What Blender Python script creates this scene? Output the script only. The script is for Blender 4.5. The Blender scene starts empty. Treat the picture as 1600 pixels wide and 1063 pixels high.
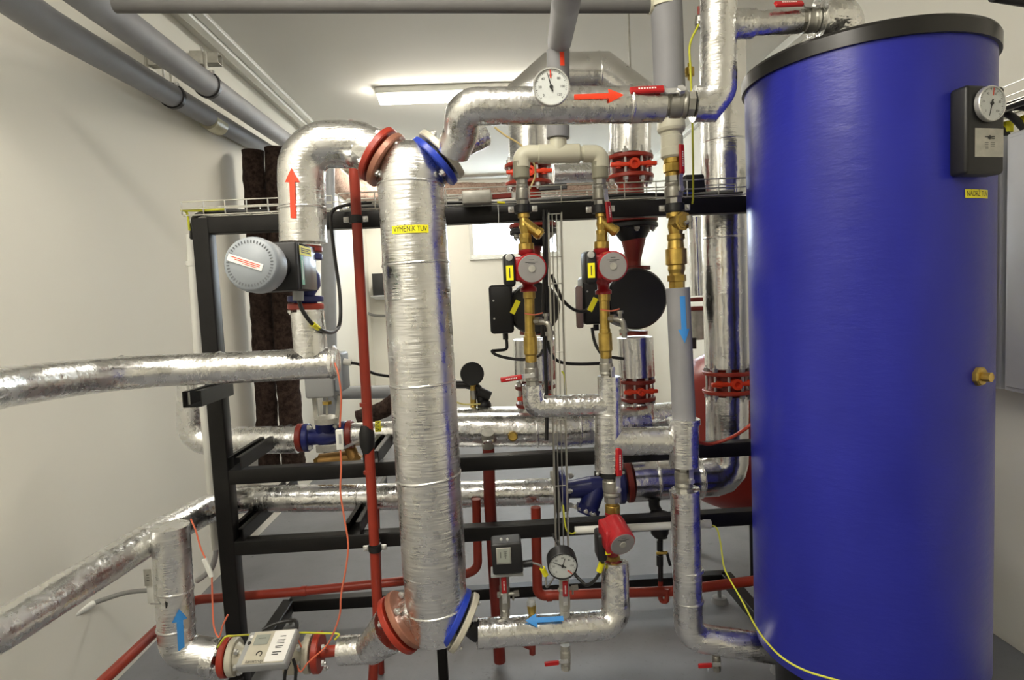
import bpy, math, random
from mathutils import Vector, Matrix, noise
V = Vector
PI = math.pi
random.seed(7)
SC = bpy.context.scene
COL = SC.collection

# ------------------------------------------------------------------ camera
H = 1.40                                   # eye height
FPX = 940.0                                # focal length in pixels of a 1600 px wide frame
YAW, PITCH, ROLL = .0317, .0708, -.0468
cf = V((math.sin(YAW)*math.cos(PITCH), math.cos(YAW)*math.cos(PITCH), -math.sin(PITCH)))
cr0 = V((math.cos(YAW), -math.sin(YAW), 0)); cu0 = cr0.cross(cf)
cr = cr0*math.cos(ROLL)+cu0*math.sin(ROLL)
cu = -cr0*math.sin(ROLL)+cu0*math.cos(ROLL)
cam_d = bpy.data.cameras.new('camera'); cam = bpy.data.objects.new('camera', cam_d); COL.objects.link(cam)
cam_d.sensor_width = 36; cam_d.lens = 36*FPX/1600; cam_d.clip_start = .02
m = Matrix((cr, cu, -cf)).transposed().to_4x4(); m.translation = V((0, 0, H)); cam.matrix_world = m
SC.camera = cam

# ------------------------------------------------------------------ view + world
SC.view_settings.view_transform = 'Standard'; SC.view_settings.look = 'None'
SC.view_settings.gamma = 1; SC.view_settings.use_curve_mapping = False
SC.view_settings.exposure = 1.12
SC.render.film_transparent = False
w = bpy.data.worlds.new('sky'); SC.world = w; w.use_nodes = True
bg = w.node_tree.nodes['Background']; bg.inputs[0].default_value = (.80, .90, 1.0, 1); bg.inputs[1].default_value = 9.0
LAMP_W = 21.0                              # emission of the fluorescent diffusers
# luminaires on the ceiling, 1.2 m long; built further down with their fixtures
LAMPS = [(-.10, 4.30, 0, 1.15), (-.35, .85, 0, 1.1), (-.85, -.3, 1, 1.35), (-1.0, -2.2, 1, .35), (-.98, 6.45, 1, 1.15)]   # x, y, runs along y?, output; last added, unseen, brightens back wall

# ------------------------------------------------------------------ pixel -> place helpers
def ray(px, py):
    d = cr*((px-800)/FPX)-cu*((py-531.5)/FPX)+cf
    return d/d.y
def P(px, py, Y):
    r = ray(px, py); return V((r.x*Y, Y, H+r.z*Y))
def PX(px, py, X):
    r = ray(px, py); Y = X/r.x; return V((X, Y, H+r.z*Y))
def PZ(px, py, Z):
    r = ray(px, py); Y = (Z-H)/r.z; return V((r.x*Y, Y, Z))
def px(w, Y): return w/FPX*Y
def PP(*a): return [P(*q) for q in a]

# ------------------------------------------------------------------ materials
def nt(name):
    mt = bpy.data.materials.new(name); mt.use_nodes = True
    return mt, mt.node_tree, mt.node_tree.nodes['Principled BSDF']
def link(t, a, b): t.links.new(a, b)
def coords(t, scale=(1, 1, 1)):
    g = t.nodes.new('ShaderNodeNewGeometry'); mp = t.nodes.new('ShaderNodeMapping')
    mp.inputs['Scale'].default_value = scale; link(t, g.outputs['Position'], mp.inputs['Vector']); return mp.outputs[0]
def nz(t, vec, scale, detail=3, rough=.5):
    n = t.nodes.new('ShaderNodeTexNoise'); n.inputs['Scale'].default_value = scale
    n.inputs['Detail'].default_value = detail; n.inputs['Roughness'].default_value = rough
    link(t, vec, n.inputs['Vector']); return n.outputs['Fac']
def ramp(t, fac, c0, c1, p0=.3, p1=.7):
    r = t.nodes.new('ShaderNodeValToRGB'); e = r.color_ramp.elements
    e[0].position = p0; e[1].position = p1; e[0].color = (*c0, 1); e[1].color = (*c1, 1)
    link(t, fac, r.inputs[0]); return r.outputs[0]
def bump(t, b, h, strength, dist=.01, prev=None):
    n = t.nodes.new('ShaderNodeBump'); n.inputs['Strength'].default_value = strength; n.inputs['Distance'].default_value = dist
    link(t, h, n.inputs['Height'])
    if prev: link(t, prev, n.inputs['Normal'])
    if b: link(t, n.outputs[0], b.inputs['Normal'])
    return n.outputs[0]
def mat(name, col, rough=.5, metal=0., spec=.5, noise_amt=.12, nscale=14, bumpy=0., bscale=60, bdist=.002, coat=0):
    mt, t, b = nt(name)
    b.inputs['Roughness'].default_value = rough; b.inputs['Metallic'].default_value = metal
    b.inputs['Specular IOR Level'].default_value = spec; b.inputs['Coat Weight'].default_value = coat
    vec = coords(t)
    if noise_amt:
        f = nz(t, vec, nscale, 4)
        link(t, ramp(t, f, tuple(max(0, c*(1-noise_amt)) for c in col), tuple(min(1, c*(1+noise_amt)) for c in col)), b.inputs['Base Color'])
    else: b.inputs['Base Color'].default_value = (*col, 1)
    if bumpy: bump(t, b, nz(t, vec, bscale, 3), bumpy, bdist)
    return mt
def foil(name, crinkle=.5, ring=.25, rough=.24, col=.86, scale=1.):
    mt, t, b = nt(name)
    b.inputs['Metallic'].default_value = 1; b.inputs['Roughness'].default_value = rough
    vec = coords(t)
    f = nz(t, vec, 9, 3)
    link(t, ramp(t, f, (col*.90, col*.90, col*.89), (col, col, col*.985)), b.inputs['Base Color'])
    # large soft dents, then crumpled ridges, then fine ribs across the roll
    n0 = bump(t, None, nz(t, vec, 7*scale, 2), .30, .02)
    rd = t.nodes.new('ShaderNodeTexNoise'); rd.noise_type = 'RIDGED_MULTIFRACTAL'; rd.inputs['Scale'].default_value = 15*scale
    rd.inputs['Detail'].default_value = 5; rd.inputs['Roughness'].default_value = .6; link(t, vec, rd.inputs['Vector'])
    n1 = bump(t, None, rd.outputs['Fac'], min(1, crinkle*.75), .0055, n0)
    n2 = bump(t, None, nz(t, vec, 42*scale, 2, .6), min(1, crinkle*.9), .0055, n1)
    v2 = coords(t, (9, 9, 115) if ring > 0 else (115, 9, 9))
    n3 = bump(t, b, nz(t, v2, 1.3, 2), abs(ring)*1.5, .0026, n2)
    # worn places are rougher
    fr = nz(t, vec, 26, 4, .6)
    mr = t.nodes.new('ShaderNodeMapRange'); mr.inputs[1].default_value = .3; mr.inputs[2].default_value = .7
    mr.inputs[3].default_value = rough*.75; mr.inputs[4].default_value = rough*1.45
    link(t, fr, mr.inputs[0]); link(t, mr.outputs[0], b.inputs['Roughness'])
    return mt
M = {}
M['foil_v'] = foil('foil_upright', .30, .28, .25)
M['foil_h'] = foil('foil_level', .45, -.18, .25)
M['foil_c'] = foil('foil_crumpled', .95, .2, .24)
M['foil_m'] = foil('foil_even', .09, .42, .27)
M['foil_s'] = foil('foil_smooth', .18, .12, .2)
M['foam'] = mat('grey_foam', (.25, .25, .26), .62, nscale=8, noise_amt=.07, bumpy=.12, bscale=140)
M['foam_d'] = mat('dark_grey_foam', (.115, .112, .108), .7, nscale=8, noise_amt=.08)
M['cream'] = mat('cream_plastic', (.60, .58, .45), .42, noise_amt=.04)
M['greige'] = mat('greige_plastic', (.27, .26, .19), .5, noise_amt=.05)
M['red_paint'] = mat('oxide_red_paint', (.33, .035, .016), .38, noise_amt=.10, bumpy=.1, bscale=60)
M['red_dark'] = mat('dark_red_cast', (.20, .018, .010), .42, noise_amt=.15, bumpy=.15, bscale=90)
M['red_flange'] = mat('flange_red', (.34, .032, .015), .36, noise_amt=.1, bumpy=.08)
M['copper_fl'] = mat('flange_copper', (.33, .14, .09), .36, metal=.25, noise_amt=.15)
M['orange'] = mat('signal_orange_red', (.75, .055, .015), .35, noise_amt=.04)
M['handle'] = mat('handle_red', (.40, .010, .012), .33, noise_amt=.05)
M['pump_red'] = mat('pump_red', (.34, .014, .018), .3, noise_amt=.06, bumpy=.08)
M['brass'] = mat('brass', (.52, .36, .09), .34, metal=.9, noise_amt=.22, nscale=30, bumpy=.15, bscale=90)
M['nickel'] = mat('nickel', (.36, .35, .31), .42, metal=.85, noise_amt=.12, bumpy=.1)
M['zinc'] = mat('galvanised', (.66, .66, .64), .36, metal=.8, noise_amt=.12, nscale=60)
M['zinc_d'] = mat('galvanised_dull', (.45, .44, .39), .5, metal=.5, noise_amt=.15, nscale=40)
M['wire'] = mat('tray_wire', (.62, .61, .56), .3, metal=.9, noise_amt=0)
M['black'] = mat('black_enamel', (.008, .0075, .0075), .42, spec=.3, noise_amt=.2, nscale=20, bumpy=.05)
M['blackp'] = mat('black_plastic', (.009, .009, .0095), .45, noise_amt=.1)
M['grey_lid'] = mat('grey_plastic_lid', (.30, .33, .36), .42, noise_amt=.03)
M['grey_box'] = mat('grey_enclosure', (.34, .35, .35), .45, noise_amt=.03)
M['plate'] = mat('pump_face_grey', (.30, .29, .285), .40, metal=.3, noise_amt=.06)
M['blue_v'] = mat('valve_blue', (.016, .022, .14), .36, noise_amt=.12, bumpy=.12, bscale=70)
M['blue_fl'] = mat('flange_blue', (.02, .05, .42), .3, noise_amt=.08)
M['cream_fl'] = mat('flange_cream', (.55, .52, .42), .4, metal=.2, noise_amt=.08)
M['yellow'] = mat('sticker_yellow', (.90, .82, .015), .45, noise_amt=0)
M['ink'] = mat('ink', (.02, .02, .02), .6, noise_amt=0)
M['ink_red'] = mat('ink_red', (.7, .07, .03), .6, noise_amt=0)
M['paper'] = mat('paper_white', (.80, .79, .76), .55, noise_amt=.02)
M['arrow_red'] = mat('arrow_red', (.86, .06, .018), .4, noise_amt=0)
M['arrow_blue'] = mat('arrow_blue', (.045, .26, .66), .4, noise_amt=0)
M['white_p'] = mat('white_plastic', (.72, .72, .67), .4, noise_amt=.03)
M['lite_grey'] = mat('light_grey_metal', (.55, .56, .57), .4, noise_amt=.03)
M['green'] = mat('green_label', (.10, .42, .25), .4, noise_amt=0)
M['lcd'] = mat('lcd_grey', (.30, .32, .28), .25, noise_amt=.03)
M['wire_or'] = mat('orange_wire', (.72, .17, .09), .4, noise_amt=0)
M['wire_yg'] = mat('earth_wire', (.62, .62, .05), .4, noise_amt=0)
M['cable'] = mat('black_cable', (.02, .02, .02), .4, noise_amt=0)
M['cable_g'] = mat('grey_cable', (.22, .22, .21), .45, noise_amt=0)
M['drain'] = mat('grey_drain_plastic', (.27, .28, .29), .4, noise_amt=.05)
M['white_gl'] = mat('dial_white', (.78, .78, .76), .3, noise_amt=0)
M['vessel'] = mat('vessel_red', (.30, .022, .014), .32, noise_amt=.05)
# tank wrap: blue vinyl, slightly creased
def tank_mat():
    mt, t, b = nt('blue_vinyl_wrap'); b.inputs['Roughness'].default_value = .30; b.inputs['Specular IOR Level'].default_value = .36
    vec = coords(t, (1, 1, .5))
    link(t, ramp(t, nz(t, vec, 5, 3), (.018, .022, .27), (.024, .029, .33)), b.inputs['Base Color'])
    n1 = bump(t, None, nz(t, coords(t), 3.2, 2), .25, .01)
    wv = nz(t, coords(t, (9, 9, 26)), 1.2, 4, .65)
    bump(t, b, wv, .22, .006, n1); return mt
M['tank'] = tank_mat()
def wool_mat():
    mt, t, b = nt('brown_wool'); b.inputs['Roughness'].default_value = .95; b.inputs['Specular IOR Level'].default_value = .1
    vec = coords(t)
    link(t, ramp(t, nz(t, vec, 30, 6, .75), (.030, .020, .016), (.13, .085, .070), .35, .7), b.inputs['Base Color'])
    bump(t, b, nz(t, vec, 70, 6, .8), 1., .02); return mt
M['wool'] = wool_mat()
def wool2():
    mt, t, b = nt('tan_wool'); b.inputs['Roughness'].default_value = .95
    vec = coords(t)
    link(t, ramp(t, nz(t, vec, 40, 6, .75), (.19, .11, .08), (.55, .40, .31), .35, .7), b.inputs['Base Color'])
    bump(t, b, nz(t, vec, 60, 6, .8), .8, .015); return mt
M['wool2'] = wool2()
def wall_mat(name, col):
    mt, t, b = nt(name); b.inputs['Roughness'].default_value = .85; b.inputs['Specular IOR Level'].default_value = .25
    vec = coords(t)
    link(t, ramp(t, nz(t, vec, 1.3, 4), tuple(c*.965 for c in col), col), b.inputs['Base Color'])
    n1 = bump(t, None, nz(t, vec, 3.0, 3), .18, .02)
    bump(t, b, nz(t, vec, 60, 5), .10, .003, n1); return mt
M['wall'] = wall_mat('white_plaster', (.79, .77, .69))
M['ceil'] = wall_mat('ceiling_plaster', (.70, .685, .63))
def floor_mat():
    mt, t, b = nt('grey_screed_paint'); b.inputs['Roughness'].default_value = .55
    vec = coords(t)
    f1 = nz(t, vec, 2.2, 5, .6); c1 = ramp(t, f1, (.150, .152, .165), (.205, .208, .224), .3, .7)
    f2 = nz(t, vec, 9, 6, .7); c2 = ramp(t, f2, (.10, .10, .10), (1, 1, 1), .28, .36)
    f3 = nz(t, vec, 55, 4, .8); c3 = ramp(t, f3, (.45, .44, .42), (1, 1, 1), .30, .40)
    m1 = t.nodes.new('ShaderNodeMix'); m1.data_type = 'RGBA'; m1.blend_type = 'MULTIPLY'; m1.inputs[0].default_value = .55
    link(t, c1, m1.inputs[6]); link(t, c2, m1.inputs[7])
    m2 = t.nodes.new('ShaderNodeMix'); m2.data_type = 'RGBA'; m2.blend_type = 'MULTIPLY'; m2.inputs[0].default_value = .5
    link(t, m1.outputs[2], m2.inputs[6]); link(t, c3, m2.inputs[7]); link(t, m2.outputs[2], b.inputs['Base Color'])
    bump(t, b, nz(t, vec, 40, 4), .12, .004); return mt
M['floor'] = floor_mat()
def emit(name, col, s):
    mt = bpy.data.materials.new(name); mt.use_nodes = True; t = mt.node_tree
    for n in list(t.nodes): t.nodes.remove(n)
    e = t.nodes.new('ShaderNodeEmission'); o = t.nodes.new('ShaderNodeOutputMaterial')
    e.inputs[0].default_value = (*col, 1); e.inputs[1].default_value = s; link(t, e.outputs[0], o.inputs[0]); return mt
for i_, l_ in enumerate(LAMPS): M['lamp%d' % i_] = emit('fluorescent_diffuser_%d' % (i_+1), (1.0, .94, .83), LAMP_W*l_[3])
def glass():
    mt = bpy.data.materials.new('clear_glass'); mt.use_nodes = True; t = mt.node_tree
    for n in list(t.nodes): t.nodes.remove(n)
    o = t.nodes.new('ShaderNodeOutputMaterial'); mx = t.nodes.new('ShaderNodeMixShader'); fr = t.nodes.new('ShaderNodeFresnel')
    tr = t.nodes.new('ShaderNodeBsdfTransparent'); gl = t.nodes.new('ShaderNodeBsdfGlossy'); gl.inputs['Roughness'].default_value = .03
    t.nodes.remove(fr); lw = t.nodes.new('ShaderNodeLayerWeight'); pw_ = t.nodes.new('ShaderNodeMath'); pw_.operation = 'POWER'; pw_.inputs[1].default_value = 5
    lw.inputs[0].default_value = .5; link(t, lw.outputs['Facing'], pw_.inputs[0]); ad = t.nodes.new('ShaderNodeMath'); ad.operation = 'MULTIPLY_ADD'; ad.inputs[1].default_value = .9; ad.inputs[2].default_value = .03
    link(t, pw_.outputs[0], ad.inputs[0]); tr.inputs[0].default_value = (.96, .97, .97, 1)
    link(t, ad.outputs[0], mx.inputs[0]); link(t, tr.outputs[0], mx.inputs[1]); link(t, gl.outputs[0], mx.inputs[2]); link(t, mx.outputs[0], o.inputs[0]); return mt
M['glass'] = glass()

# ------------------------------------------------------------------ mesh builder
def basis(axis, hint=None):
    a = V(axis).normalized()
    h = V(hint) if hint is not None else V((0, -1, 0))
    if abs(a.dot(h.normalized())) > .98: h = V((1, 0, 0)) if abs(a.x) < .9 else V((0, 0, 1))
    b = (h-a*a.dot(h)).normalized(); c = a.cross(b)
    return a, b, c
WO = {}      # world origin of every object
def fillet(pts, fr, n=7):
    if not fr: return [V(p) for p in pts]
    out = [V(pts[0])]
    for i in range(1, len(pts)-1):
        p = V(pts[i]); a = V(pts[i-1])-p; b = V(pts[i+1])-p
        la, lb = a.length, b.length; a.normalize(); b.normalize()
        ang = a.angle(b)
        if ang > PI-.03: out.append(p); continue
        r = fr[i] if isinstance(fr, (list, tuple)) else fr
        if r <= 0: out.append(p); continue
        d = min(r/math.tan(ang/2), la*.49, lb*.49); r = d*math.tan(ang/2)
        bis = (a+b).normalized(); c = p+bis*(r/math.sin(ang/2))
        s = p+a*d-c; e = p+b*d-c
        tot = s.angle(e); ax = s.cross(e).normalized()
        for k in range(n+1): out.append(c+Matrix.Rotation(tot*k/n, 3, ax)@s)
    out.append(V(pts[-1])); return out
def spline(pts, n=8):
    pts = [V(p) for p in pts]; q = [pts[0]*2-pts[1]]+pts+[pts[-1]*2-pts[-2]]; out = []
    for i in range(1, len(q)-2):
        p0, p1, p2, p3 = q[i-1:i+3]
        for k in range(n):
            t = k/n
            out.append(.5*((2*p1)+(-p0+p2)*t+(2*p0-5*p1+4*p2-p3)*t*t+(-p0+3*p1-3*p2+p3)*t**3))
    out.append(pts[-1]); return out
class MB:
    def __init__(s): s.v = []; s.f = []; s.sm = []; s.mi = []; s.cur = 0
    def add(s, vs, fs, smooth=False):
        o = len(s.v); s.v += [V(x) for x in vs]
        for f in fs: s.f.append([i+o for i in f]); s.sm.append(smooth); s.mi.append(s.cur)
        return s
    def tube(s, pts, r, seg=20, caps=True, wob=0., step=None, r2=None, dom=0, hollow=0):
        pts = [V(p) for p in pts]
        if step:
            q = [pts[0]]
            for a, b in zip(pts, pts[1:]):
                n = max(1, int((b-a).length/step))
                q += [a.lerp(b, (k+1)/n) for k in range(n)]
            pts = q
        L = [0]
        for a, b in zip(pts, pts[1:]): L.append(L[-1]+(b-a).length)
        def R(i):
            if callable(r): return r(L[i]/L[-1])
            return r if r2 is None else r+(r2-r)*L[i]/L[-1]
        d = [(b-a).normalized() for a, b in zip(pts, pts[1:])]
        a, b, c = basis(d[0], (0, -1, 0) if abs(d[0].y) < .9 else (0, 0, 1))
        vs = []
        for i, p in enumerate(pts):
            din = d[max(0, i-1)]; dout = d[min(i, len(d)-1)]
            if i > 0:
                # transport the frame
                dp = d[max(0, i-2)]
                if dp.angle(din) > 1e-6:
                    q = dp.rotation_difference(din); b = q@b; c = q@c
            n = (din+dout); n = n.normalized() if n.length > 1e-6 else din
            dd = max(.25, din.dot(n))
            for k in range(seg):
                th = 2*PI*k/seg; o = b*math.cos(th)+c*math.sin(th)
                rr = R(i)
                if wob:
                    nn = noise.noise((p+o*rr)*14)+.6*noise.noise((p+o*rr)*37); rr *= 1+wob*nn
                o = o*rr; o = o-din*(o.dot(n)/dd)
                vs.append(p+o)
        fs = []
        for i in range(len(pts)-1):
            for k in range(seg):
                k2 = (k+1) % seg; fs.append((i*seg+k, (i+1)*seg+k, (i+1)*seg+k2, i*seg+k2))
        s.add(vs, fs, True)
        if caps:
            for i, dr in ((0, -1), (len(pts)-1, 1)):
                ring = vs[i*seg:(i+1)*seg]
                if dom:
                    cen = sum(ring, V((0, 0, 0)))/seg; dv = d[0] if dr < 0 else d[-1]; prev = ring; allv = list(ring); ff = []
                    for j in range(1, 4):
                        t = j/4*PI/2
                        allv += [cen+(q-cen)*math.cos(t)+dv*dr*dom*math.sin(t) for q in ring]
                    allv.append(cen+dv*dr*dom)
                    for j in range(3):
                        for k in range(seg):
                            k2 = (k+1) % seg; ff.append((j*seg+k, (j+1)*seg+k, (j+1)*seg+k2, j*seg+k2) if dr > 0 else (j*seg+k2, (j+1)*seg+k2, (j+1)*seg+k, j*seg+k))
                    for k in range(seg):
                        k2 = (k+1) % seg; ff.append((3*seg+k, 4*seg, 3*seg+k2) if dr > 0 else (3*seg+k2, 4*seg, 3*seg+k))
                    s.add(allv, ff, True)
                elif hollow:
                    dv = d[0] if dr < 0 else d[-1]; cen = sum(ring, V((0, 0, 0)))/seg
                    inn = [cen+(q-cen)*hollow for q in ring]; inn2 = [q-dv*dr*.006 for q in inn]
                    fs2 = [(k, (k+1) % seg, seg+(k+1) % seg, seg+k) for k in range(seg)]+[(seg+k, seg+(k+1) % seg, 2*seg+(k+1) % seg, 2*seg+k) for k in range(seg)]
                    fs2.append(tuple(range(2*seg, 3*seg)))
                    if dr < 0: fs2 = [tuple(reversed(f)) for f in fs2]
                    s.add(ring+inn+inn2, fs2)
                else:
                    f = tuple(range(seg)); s.add(ring, [f if dr > 0 else tuple(reversed(f))])
        return s
    def lathe(s, p0, axis, prof, seg=28, hint=None, smooth=False, squash=1.):
        a, b, c = basis(axis, hint); p0 = V(p0); vs = []
        for (t, r) in prof:
            for k in range(seg):
                th = 2*PI*(k+.5)/seg; vs.append(p0+a*t+b*(r*math.cos(th))+c*(r*math.sin(th)*squash))
        n = len(prof)
        if smooth:
            fs = [(i*seg+k, (i+1)*seg+k, (i+1)*seg+(k+1) % seg, i*seg+(k+1) % seg) for i in range(n-1) for k in range(seg)]
            s.add(vs, fs, True)
        else:
            for i in range(n-1):
                ring = vs[i*seg:(i+2)*seg]
                s.add(ring, [(k, seg+k, seg+(k+1) % seg, (k+1) % seg) for k in range(seg)], seg > 10)
        if prof[0][1] > 1e-5: s.add(vs[:seg], [tuple(reversed(range(seg)))])
        if prof[-1][1] > 1e-5: s.add(vs[-seg:], [tuple(range(seg))])
        return s
    def cyl(s, p0, p1, r, seg=20, r2=None, bev=.0):
        p0 = V(p0); p1 = V(p1); L = (p1-p0).length; r2 = r if r2 is None else r2
        if bev: pr = [(0, r-bev), (bev, r), (L-bev, r2), (L, r2-bev)]
        else: pr = [(0, r), (L, r2)]
        return s.lathe(p0, p1-p0, pr, seg)
    def sphere(s, c, r, seg=18, sx=1, axis=(0, 0, 1)):
        n = 10; pr = [(-r*sx*math.cos(PI*i/n), max(1e-6, r*math.sin(PI*i/n))) for i in range(n+1)]
        return s.lathe(c, axis, pr, seg, smooth=True)
    def box(s, c, size, ax=None, bev=0., taper=1.):
        """ax: (x,y,z) unit axes"""
        c = V(c); X, Y, Z = ax if ax else (V((1, 0, 0)), V((0, 1, 0)), V((0, 0, 1)))
        hx, hy, hz = size[0]/2, size[1]/2, size[2]/2
        if bev <= 0:
            vs = [c+X*(i*hx*(taper if k > 0 else 1))+Y*(j*hy*(taper if k > 0 else 1))+Z*(k*hz) for k in (-1, 1) for j in (-1, 1) for i in (-1, 1)]
            return s.add(vs, [(0, 2, 3, 1), (4, 5, 7, 6), (0, 1, 5, 4), (2, 6, 7, 3), (0, 4, 6, 2), (1, 3, 7, 5)])
        b = min(bev, hx*.9, hy*.9, hz*.9)
        def ring(z, ix, iy, t):
            o = []
            for sx_, sy_ in ((1, 1), (-1, 1), (-1, -1), (1, -1)):
                cx, cy = sx_*(hx*t-b), sy_*(hy*t-b); a0 = {(1, 1): 0, (-1, 1): 90, (-1, -1): 180, (1, -1): 270}[(sx_, sy_)]
                for k in range(4):
                    th = math.radians(a0+30*k); rr = b-ix
                    o.append(c+X*(cx+rr*math.cos(th))+Y*(cy+rr*math.sin(th))+Z*z)
            return o
        rs = [ring(-hz, b*.9, 0, 1), ring(-hz+b*.35, b*.3, 0, 1), ring(-hz+b, 0, 0, 1), ring(hz-b, 0, 0, taper), ring(hz-b*.35, b*.3, 0, taper), ring(hz, b*.9, 0, taper)]
        vs = [p for r_ in rs for p in r_]; fs = []
        for i in range(5):
            for k in range(16): fs.append((i*16+k, i*16+(k+1) % 16, (i+1)*16+(k+1) % 16, (i+1)*16+k))
        s.add(vs, fs, True); s.add(rs[0], [tuple(reversed(range(16)))]); s.add(rs[5], [tuple(range(16))]); return s
    def bar(s, a, b, w, h, up=(0, 0, 1), bev=0.):
        a = V(a); b = V(b); X = (b-a).normalized(); u = V(up); Z = (u-X*X.dot(u)).normalized(); Y = Z.cross(X)
        return s.box((a+b)/2, ((b-a).length, w, h), (X, Y, Z), bev)
    def prism(s, poly, n, th):
        """poly: list of 3D points (planar, ccw seen from +n), thickness th along n"""
        n = V(n).normalized(); k = len(poly); lo = [V(p) for p in poly]; hi = [p+n*th for p in lo]
        s.add(lo, [tuple(reversed(range(k)))]); s.add(hi, [tuple(range(k))])
        for i in range(k): j = (i+1) % k; s.add([lo[i], lo[j], hi[j], hi[i]], [(0, 1, 2, 3)])
        return s
    def build(s, name, mt, parent=None, origin=None):
        if origin is None:
            n = len(s.v); mn = V((min(v.x for v in s.v), min(v.y for v in s.v), min(v.z for v in s.v))); mx = V((max(v.x for v in s.v), max(v.y for v in s.v), max(v.z for v in s.v)))
            origin = V(((mn.x+mx.x)/2, (mn.y+mx.y)/2, mn.z))
        me = bpy.data.meshes.new(name); me.from_pydata([v-origin for v in s.v], [], s.f); me.validate()
        mts = mt if isinstance(mt, (list, tuple)) else [mt]
        for q in mts: me.materials.append(M[q] if isinstance(q, str) else q)
        me.polygons.foreach_set('use_smooth', s.sm[:len(me.polygons)] if len(s.sm) == len(me.polygons) else [True]*len(me.polygons))
        if len(mts) > 1 and len(s.mi) == len(me.polygons): me.polygons.foreach_set('material_index', s.mi)
        o = bpy.data.objects.new(name, me); COL.objects.link(o); WO[o.name] = V(origin)
        if parent is not None: o.parent = parent; o.location = V(origin)-WO[parent.name]
        else: o.location = origin
        return o
def tag(o, label, cat, group=None, kind=None):
    if label: o['label'] = label
    if cat: o['category'] = cat
    if group: o['group'] = group
    if kind: o['kind'] = kind
    return o
def thing(name, loc, label, cat, group=None):
    o = bpy.data.objects.new(name, None); o.empty_display_size = .03; COL.objects.link(o); o.location = loc; WO[o.name] = V(loc)
    return tag(o, label, cat, group)
def lab(o, l): o['label'] = l; return o
def struct(name, mb, mt, parent=None):
    o = mb.build(name, mt, parent)
    if parent is None: o['kind'] = 'structure'
    return o

# ------------------------------------------------------------------ stickers and writing
def text_mesh(txt, size):
    cu_ = bpy.data.curves.new('t', 'FONT'); cu_.body = txt; cu_.size = size; cu_.align_x = 'CENTER'; cu_.align_y = 'CENTER'; cu_.resolution_u = 3
    o = bpy.data.objects.new('t', cu_); me = bpy.data.meshes.new_from_object(o)
    vs = [v.co.copy() for v in me.vertices]; fs = [tuple(p.vertices) for p in me.polygons]
    bpy.data.objects.remove(o); bpy.data.curves.remove(cu_); bpy.data.meshes.remove(me); return vs, fs
def wrapper(c, axis, R, out=(0, -1, 0), off=.0015):
    """map (s along axis, t around) onto a cylinder of radius R about the axis through c"""
    a, b, cc = basis(axis, out)
    def f(s_, t_, h=0):
        th = t_/R; return V(c)+a*s_+(b*math.cos(th)+cc*math.sin(th))*(R+off+h)
    return f
def flat(c, X, Y):
    X = V(X).normalized(); Y = V(Y).normalized(); N = X.cross(Y)
    def f(s_, t_, h=0): return V(c)+X*s_+Y*t_+N*h
    return f
def grid_patch(mb, f, s0, s1, t0, t1, ns=2, ntt=6, lo=None, h=0):
    """lo(u) optional gives half width factor at s param"""
    vs = []; fs = []
    for i in range(ns+1):
        u = i/ns; s_ = s0+(s1-s0)*u; k = lo(u) if lo else 1
        tc = (t0+t1)/2
        for j in range(ntt+1):
            t_ = tc+(t0+(t1-t0)*j/ntt-tc)*k; vs.append(f(s_, t_, h))
    for i in range(ns):
        for j in range(ntt):
            q = i*(ntt+1)+j; fs.append((q, q+ntt+1, q+ntt+2, q+1))
    mb.add(vs, fs, True)
def arrow(parent, f, L, w_sh, w_hd, l_hd, mt, name='arrow_sticker', label=None):
    mb = MB(); grid_patch(mb, f, 0, L-l_hd, -w_sh/2, w_sh/2, 3, 5)
    grid_patch(mb, f, L-l_hd, L, -w_hd/2, w_hd/2, 4, 8, lambda u: max(.001, 1-u))
    o = mb.build(name, mt, parent)
    if label: lab(o, label)
    return o
def sticker(parent, f, w_, h_, mt='yellow', txt=None, size=.01, ink='ink', name='label_sticker', label=None, rows=None, swap=True, TS=1.0):
    """swap: s axis vertical, t horizontal; text runs along t"""
    mb = MB(); g = (lambda s_, t_, h=0: f(t_, s_, h)) if not swap else f
    if swap: grid_patch(mb, f, -h_/2, h_/2, -w_/2, w_/2, 2, 8)
    else: grid_patch(mb, f, -w_/2, w_/2, -h_/2, h_/2, 2, 8)
    o = mb.build(name, mt, parent)
    if label: lab(o, label)
    mb = MB(); used = False
    if txt:
        vs, fs = text_mesh(txt, size)
        if vs:
            mb.add([f(v.y, v.x*TS, .0006) if swap else f(v.x, v.y, .0006) for v in vs], fs); used = True
    if rows:
        for (x0, x1, y_, th) in rows:
            if swap: grid_patch(mb, f, y_-th/2, y_+th/2, x0*TS, x1*TS, 1, 2, h=.0006)
            else: grid_patch(mb, f, x0, x1, y_-th/2, y_+th/2, 1, 2, h=.0006)
            used = True
    if used: mb.build('lettering', ink, o)
    return o
# ------------------------------------------------------------------ room
LW, RW, BY, FY, CH = -1.51, 1.90, 7.60, -3.2, 2.87
T = .12
struct('floor', MB().box(((LW+RW)/2, (FY+BY)/2, -.05), (RW-LW+.3, BY-FY+.3, .1)), 'floor')
struct('ceiling', MB().box(((LW+RW)/2, (FY+BY)/2, CH+.05), (RW-LW+.3, BY-FY+.3, .1)), 'ceil')
struct('wall_left', MB().box((LW-T/2, (FY+BY)/2, CH/2), (T, BY-FY+.24, CH)), 'wall')
struct('wall_right', MB().box((RW+T/2, (FY+BY)/2, CH/2), (T, BY-FY+.24, CH)), 'wall')
struct('wall_front', MB().box(((LW+RW)/2, FY-T/2, CH/2), (RW-LW, T, CH)), 'wall')
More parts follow.
